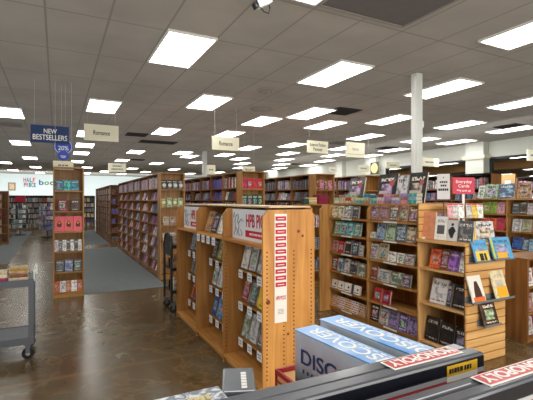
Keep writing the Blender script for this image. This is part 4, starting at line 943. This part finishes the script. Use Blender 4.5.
# price sticker
xa,xb=xat(446,.397)-.37,xat(476,.397)-.37
MB().box(xa,xb,-l-.0032,-l-.0024,h-.0205,h-.006).build('price_sticker',M_TAGY,t)
MB().box(xa,xb,-l-.0032,-l-.0024,h-.0285,h-.0207).build('sticker_white',M_CARD,t)
b=MB(); x=xa+.004
for q in (.004,.003,.005,.004,.006,.0,.004,.005,.003):
    if q: b.box(x,x+q,-l-.0037,-l-.0033,h-.0165,h-.010)
    x+=q+.0016
b.build('sticker_print',M_INK,t)
t,h,l=gamebox('dark boxed board game with red logo, nearest the camera at right',.28,.70,.312,.356,1.37,(.477,.625,.0))
MB().box(-.208,-.03,.002,.0035,h+.0002,h+.0008).build('edge_line',M_SILVER,t)
# tall puzzle boxes with blue tops
def sky_mat():
    m,nt,b=newmat('sky_print'); L=nt.links.new; tc=N(nt,'ShaderNodeTexCoord'); no=N(nt,'ShaderNodeTexNoise',Scale=9.0,Detail=5.0,Distortion=.6); L(tc.outputs['Object'],no.inputs['Vector'])
    r=N(nt,'ShaderNodeValToRGB'); r.color_ramp.elements[0].position=.4; r.color_ramp.elements[0].color=rgb(84,150,220); r.color_ramp.elements[1].position=.72; r.color_ramp.elements[1].color=rgb(190,212,236); L(no.outputs['Fac'],r.inputs['Fac']); L(r.outputs[0],b.inputs['Base Color']); b.inputs['Roughness'].default_value=.35; return m
def land_mat():
    m,nt,b=newmat('landscape_print'); L=nt.links.new; tc=N(nt,'ShaderNodeTexCoord'); sp=N(nt,'ShaderNodeSeparateXYZ'); L(tc.outputs['Object'],sp.inputs[0])
    no=N(nt,'ShaderNodeTexNoise',Scale=14.0,Detail=4.0); L(tc.outputs['Object'],no.inputs['Vector'])
    a=N(nt,'ShaderNodeMath',operation='MULTIPLY_ADD'); a.inputs[1].default_value=.12; L(no.outputs['Fac'],a.inputs[0]); L(sp.outputs[2],a.inputs[2])
    r=N(nt,'ShaderNodeValToRGB'); e=r.color_ramp.elements; e[0].position=.17; e[0].color=rgb(52,60,62); e[1].position=.285; e[1].color=rgb(196,208,222)
    x=e.new(.195); x.color=rgb(104,118,130); x=e.new(.225); x.color=rgb(178,170,186); L(a.outputs[0],r.inputs['Fac']); L(r.outputs[0],b.inputs['Base Color']); b.inputs['Roughness'].default_value=.35; return m
M_SKY=sky_mat(); M_LAND=land_mat(); M_BEIGE=plain('print_beige',(196,192,172),.4)
def puzzle(label,cx,cy,w,l,z1,rz):
    # (cx,cy) = far left top corner
    t=thing('puzzle_box',label,'puzzle box',(cx,cy,TZ+.0005),rz); h=z1-TZ
    MB().box(0,w,-l,0,0,h-.003).build('carton',[M_LAND],t,bevel=.002)
    MB().box(-.001,w+.001,-l-.001,.001,h-.0025,h).build('top_print',M_SKY,t)
    MB().box(w+.0002,w+.001,-l+.002,-.002,.002,h-.004).build('side_print',M_BEIGE,t)
    text('side_lettering','DISCOVER',M_NAVY,t,(-.0015,-.02,h-.064),(0,-1,0),(0,0,1),.03,align='LEFT',width=l*.86,bold=.01)
    text('top_lettering','DISCOVER',M_CARD,t,(w*.74,-l*.5,h+.0004),(0,1,0),(-1,0,0),.03,width=l*.84,bold=.012)
    b=MB(); y=-l*.8
    while y<-l*.2: b.box(w*.80,w*.86,y,y+.012,h+.0002,h+.0008); y+=.019
    b.build('top_small_print',M_CARD,t)
    b=MB(); y=-.03
    while y>-l*.7: b.box(-.0018,-.0011,y-.004,y,h-.083,h-.076); y-=.014
    b.build('side_small_print',M_NAVY,t)
puzzle('puzzle box with blue sky top, nearer of the two',.455,.752,.058,.285,1.322,math.radians(5))
puzzle('puzzle box with blue sky top, farther of the two',.536,.775,.060,.30,1.327,math.radians(5))
# red edged tan box
t=thing('gift_box','tan topped box with red edges half hidden behind the puzzle boxes','box',(.607,.88,TZ+.0005)); w,l,h=.088,.075,.05
m=plain('red_edge',(150,30,34),.5)
MB().box(-w,w,-l,l,0,h-.012).build('body',plain('tan_card',(196,150,98),.7),t)
b=MB(); b.box(-w-.003,-w+.004,-l,l,h-.0118,h).box(w-.004,w+.003,-l,l,h-.0118,h).box(-w+.004,w-.004,l-.006,l,h-.0118,h).box(-w+.004,w-.004,-l,-l+.006,h-.0118,h); b.build('red_rim',m,t)
b=MB().box(-w-.003,-w-.0005,-l,-l+.008,0,h-.012).box(-w-.003,-w-.0005,l-.008,l,0,h-.012).box(-w-.003,-w-.0005,-l+.008,l-.008,h-.03,h-.026); b.build('red_edging',m,t)
# small dark grey box, twisted
t=thing('small_game_box','small dark grey boxed game, twisted, left of the red edged box','board game',(.272,.632,TZ+.0005),math.radians(-22)); h=.199
MB().box(-.026,.026,-.045,.045,0,h*.55).build('base',M_MONO,t,bevel=.003); MB().box(-.027,.027,-.046,.046,h*.555,h).build('lid',plain('slate_lid',(92,98,106),.35,0,.5,.1,.4),t,bevel=.003)
b=MB()
for k in range(6): b.box(.004,.013,-.036+k*.0105,-.028+k*.0105,h+.0002,h+.0007)
b.build('lid_print',M_CARD,t)
# patterned flat box at the lower left
def pat_mat():
    m,nt,b=newmat('marbled_print'); L=nt.links.new; tc=N(nt,'ShaderNodeTexCoord'); no=N(nt,'ShaderNodeTexNoise',Scale=60.0,Detail=4.0,Distortion=1.5); L(tc.outputs['Object'],no.inputs['Vector'])
    r=N(nt,'ShaderNodeValToRGB'); r.color_ramp.elements[0].position=.44; r.color_ramp.elements[0].color=rgb(110,116,128); r.color_ramp.elements[1].position=.58; r.color_ramp.elements[1].color=rgb(206,212,222); L(no.outputs['Fac'],r.inputs['Fac']); L(r.outputs[0],b.inputs['Base Color']); b.inputs['Roughness'].default_value=.4; return m
t=thing('game_box','grey and white marbled box at the lower left foreground','board game',(.03,.545,TZ+.0005)); h=.2195
MB().box(-.17,.185,-.035,.036,0,h*.6).build('base',pat_mat(),t,bevel=.003); MB().box(-.172,.187,-.037,.038,h*.605,h).build('lid',bpy.data.materials['marbled_print'],t,bevel=.003)
b=MB(); gm=plain('gold_print',(206,186,120),.5)
for k in range(9):
    if k!=4: b.box(.09+k*.0085,.096+k*.0085,.002,.016,h+.0002,h+.0008)
b.build('gold_lettering',gm,t)
# ================================================================== FAR BULK OF BOOKS
bo=BULK.build('book_rows',M_BULK); bo['kind']='stuff'; tag(bo,'rows of small books filling the far bookcases','books')
# ================================================================== LIGHT, CAMERA
def area(name,loc,rot,sx,sy,power,c=(1,1,1)):
    l=bpy.data.lights.new(name,'AREA'); l.shape='RECTANGLE'; l.size=sx; l.size_y=sy; l.energy=power; l.color=c
    o=bpy.data.objects.new(name,l); COL.objects.link(o); o.location=loc; o.rotation_euler=rot; return o
area('shopfront_daylight',(2.2,-3.6,1.75),(PI/2,0,0),6,2.4,230,(1,.95,.88))
area('bounce_fill',(2.5,11,2.35),(PI,0,0),18,26,250,(.93,.97,1))  # added upward fill, stands in for light bounced onto the ceiling
sp=bpy.data.lights.new('low_sun_spot','SPOT'); sp.energy=320; sp.color=(1,.84,.58); sp.spot_size=math.radians(44); sp.spot_blend=.8; sp.shadow_soft_size=.25
so=bpy.data.objects.new('low_sun_spot',sp); COL.objects.link(so); so.location=(3.2,-3.3,2.3); so.rotation_euler=(Vector((3.1,2.7,.35))-Vector((3.2,-3.3,2.3))).to_track_quat('-Z','Y').to_euler()
area('left_fill',(-6.5,3.5,1.9),(PI/2,0,-PI/2),7,2.2,110,(.95,.98,1))
area('back_wall_fill',(1,31.0,2.4),(PI/2-.1,0,0),20,1.2,540,(.93,.97,1))  # added fill to brighten the far wall, no fixture there
area('right_wall_fill',(9.5,12,2.4),(PI/2,0,-PI/2),14,1.2,90,(.97,.98,1))  # added fill for the right wall, not a shop lamp
for x,y in ((-3,1),(-1,-2),(1.5,-2),(4,-1.5),(6.5,-.5),(0.5,1.2),(8.5,1.5),(-3,6),(-4.5,11),(-4.5,16)):
    area('rear_ceiling_lamp',(x,y,CH-.03),(0,0,0),.58,1.18,26,(1,.985,.94))
w=bpy.data.worlds.new('World'); bpy.context.scene.world=w; w.use_nodes=True
w.node_tree.nodes['Background'].inputs[0].default_value=(.9,.95,1,1); w.node_tree.nodes['Background'].inputs[1].default_value=.4
cam=bpy.data.cameras.new('Camera'); co=bpy.data.objects.new('Camera',cam); COL.objects.link(co)
cam.sensor_width=36; cam.lens=FP/533*36; cam.clip_start=.05; cam.clip_end=100
co.location=(0,0,EYE); co.rotation_euler=(PI/2,0,-YAW)
sc=bpy.context.scene; sc.camera=co
sc.view_settings.view_transform='Standard'; sc.view_settings.exposure=.12; sc.view_settings.gamma=1.0
sc.cycles.max_bounces=8; sc.cycles.diffuse_bounces=5; sc.cycles.sample_clamp_indirect=6
try: sc.cycles.use_denoising=True
except Exception: pass
print('BOOKS',NBOOK[0])
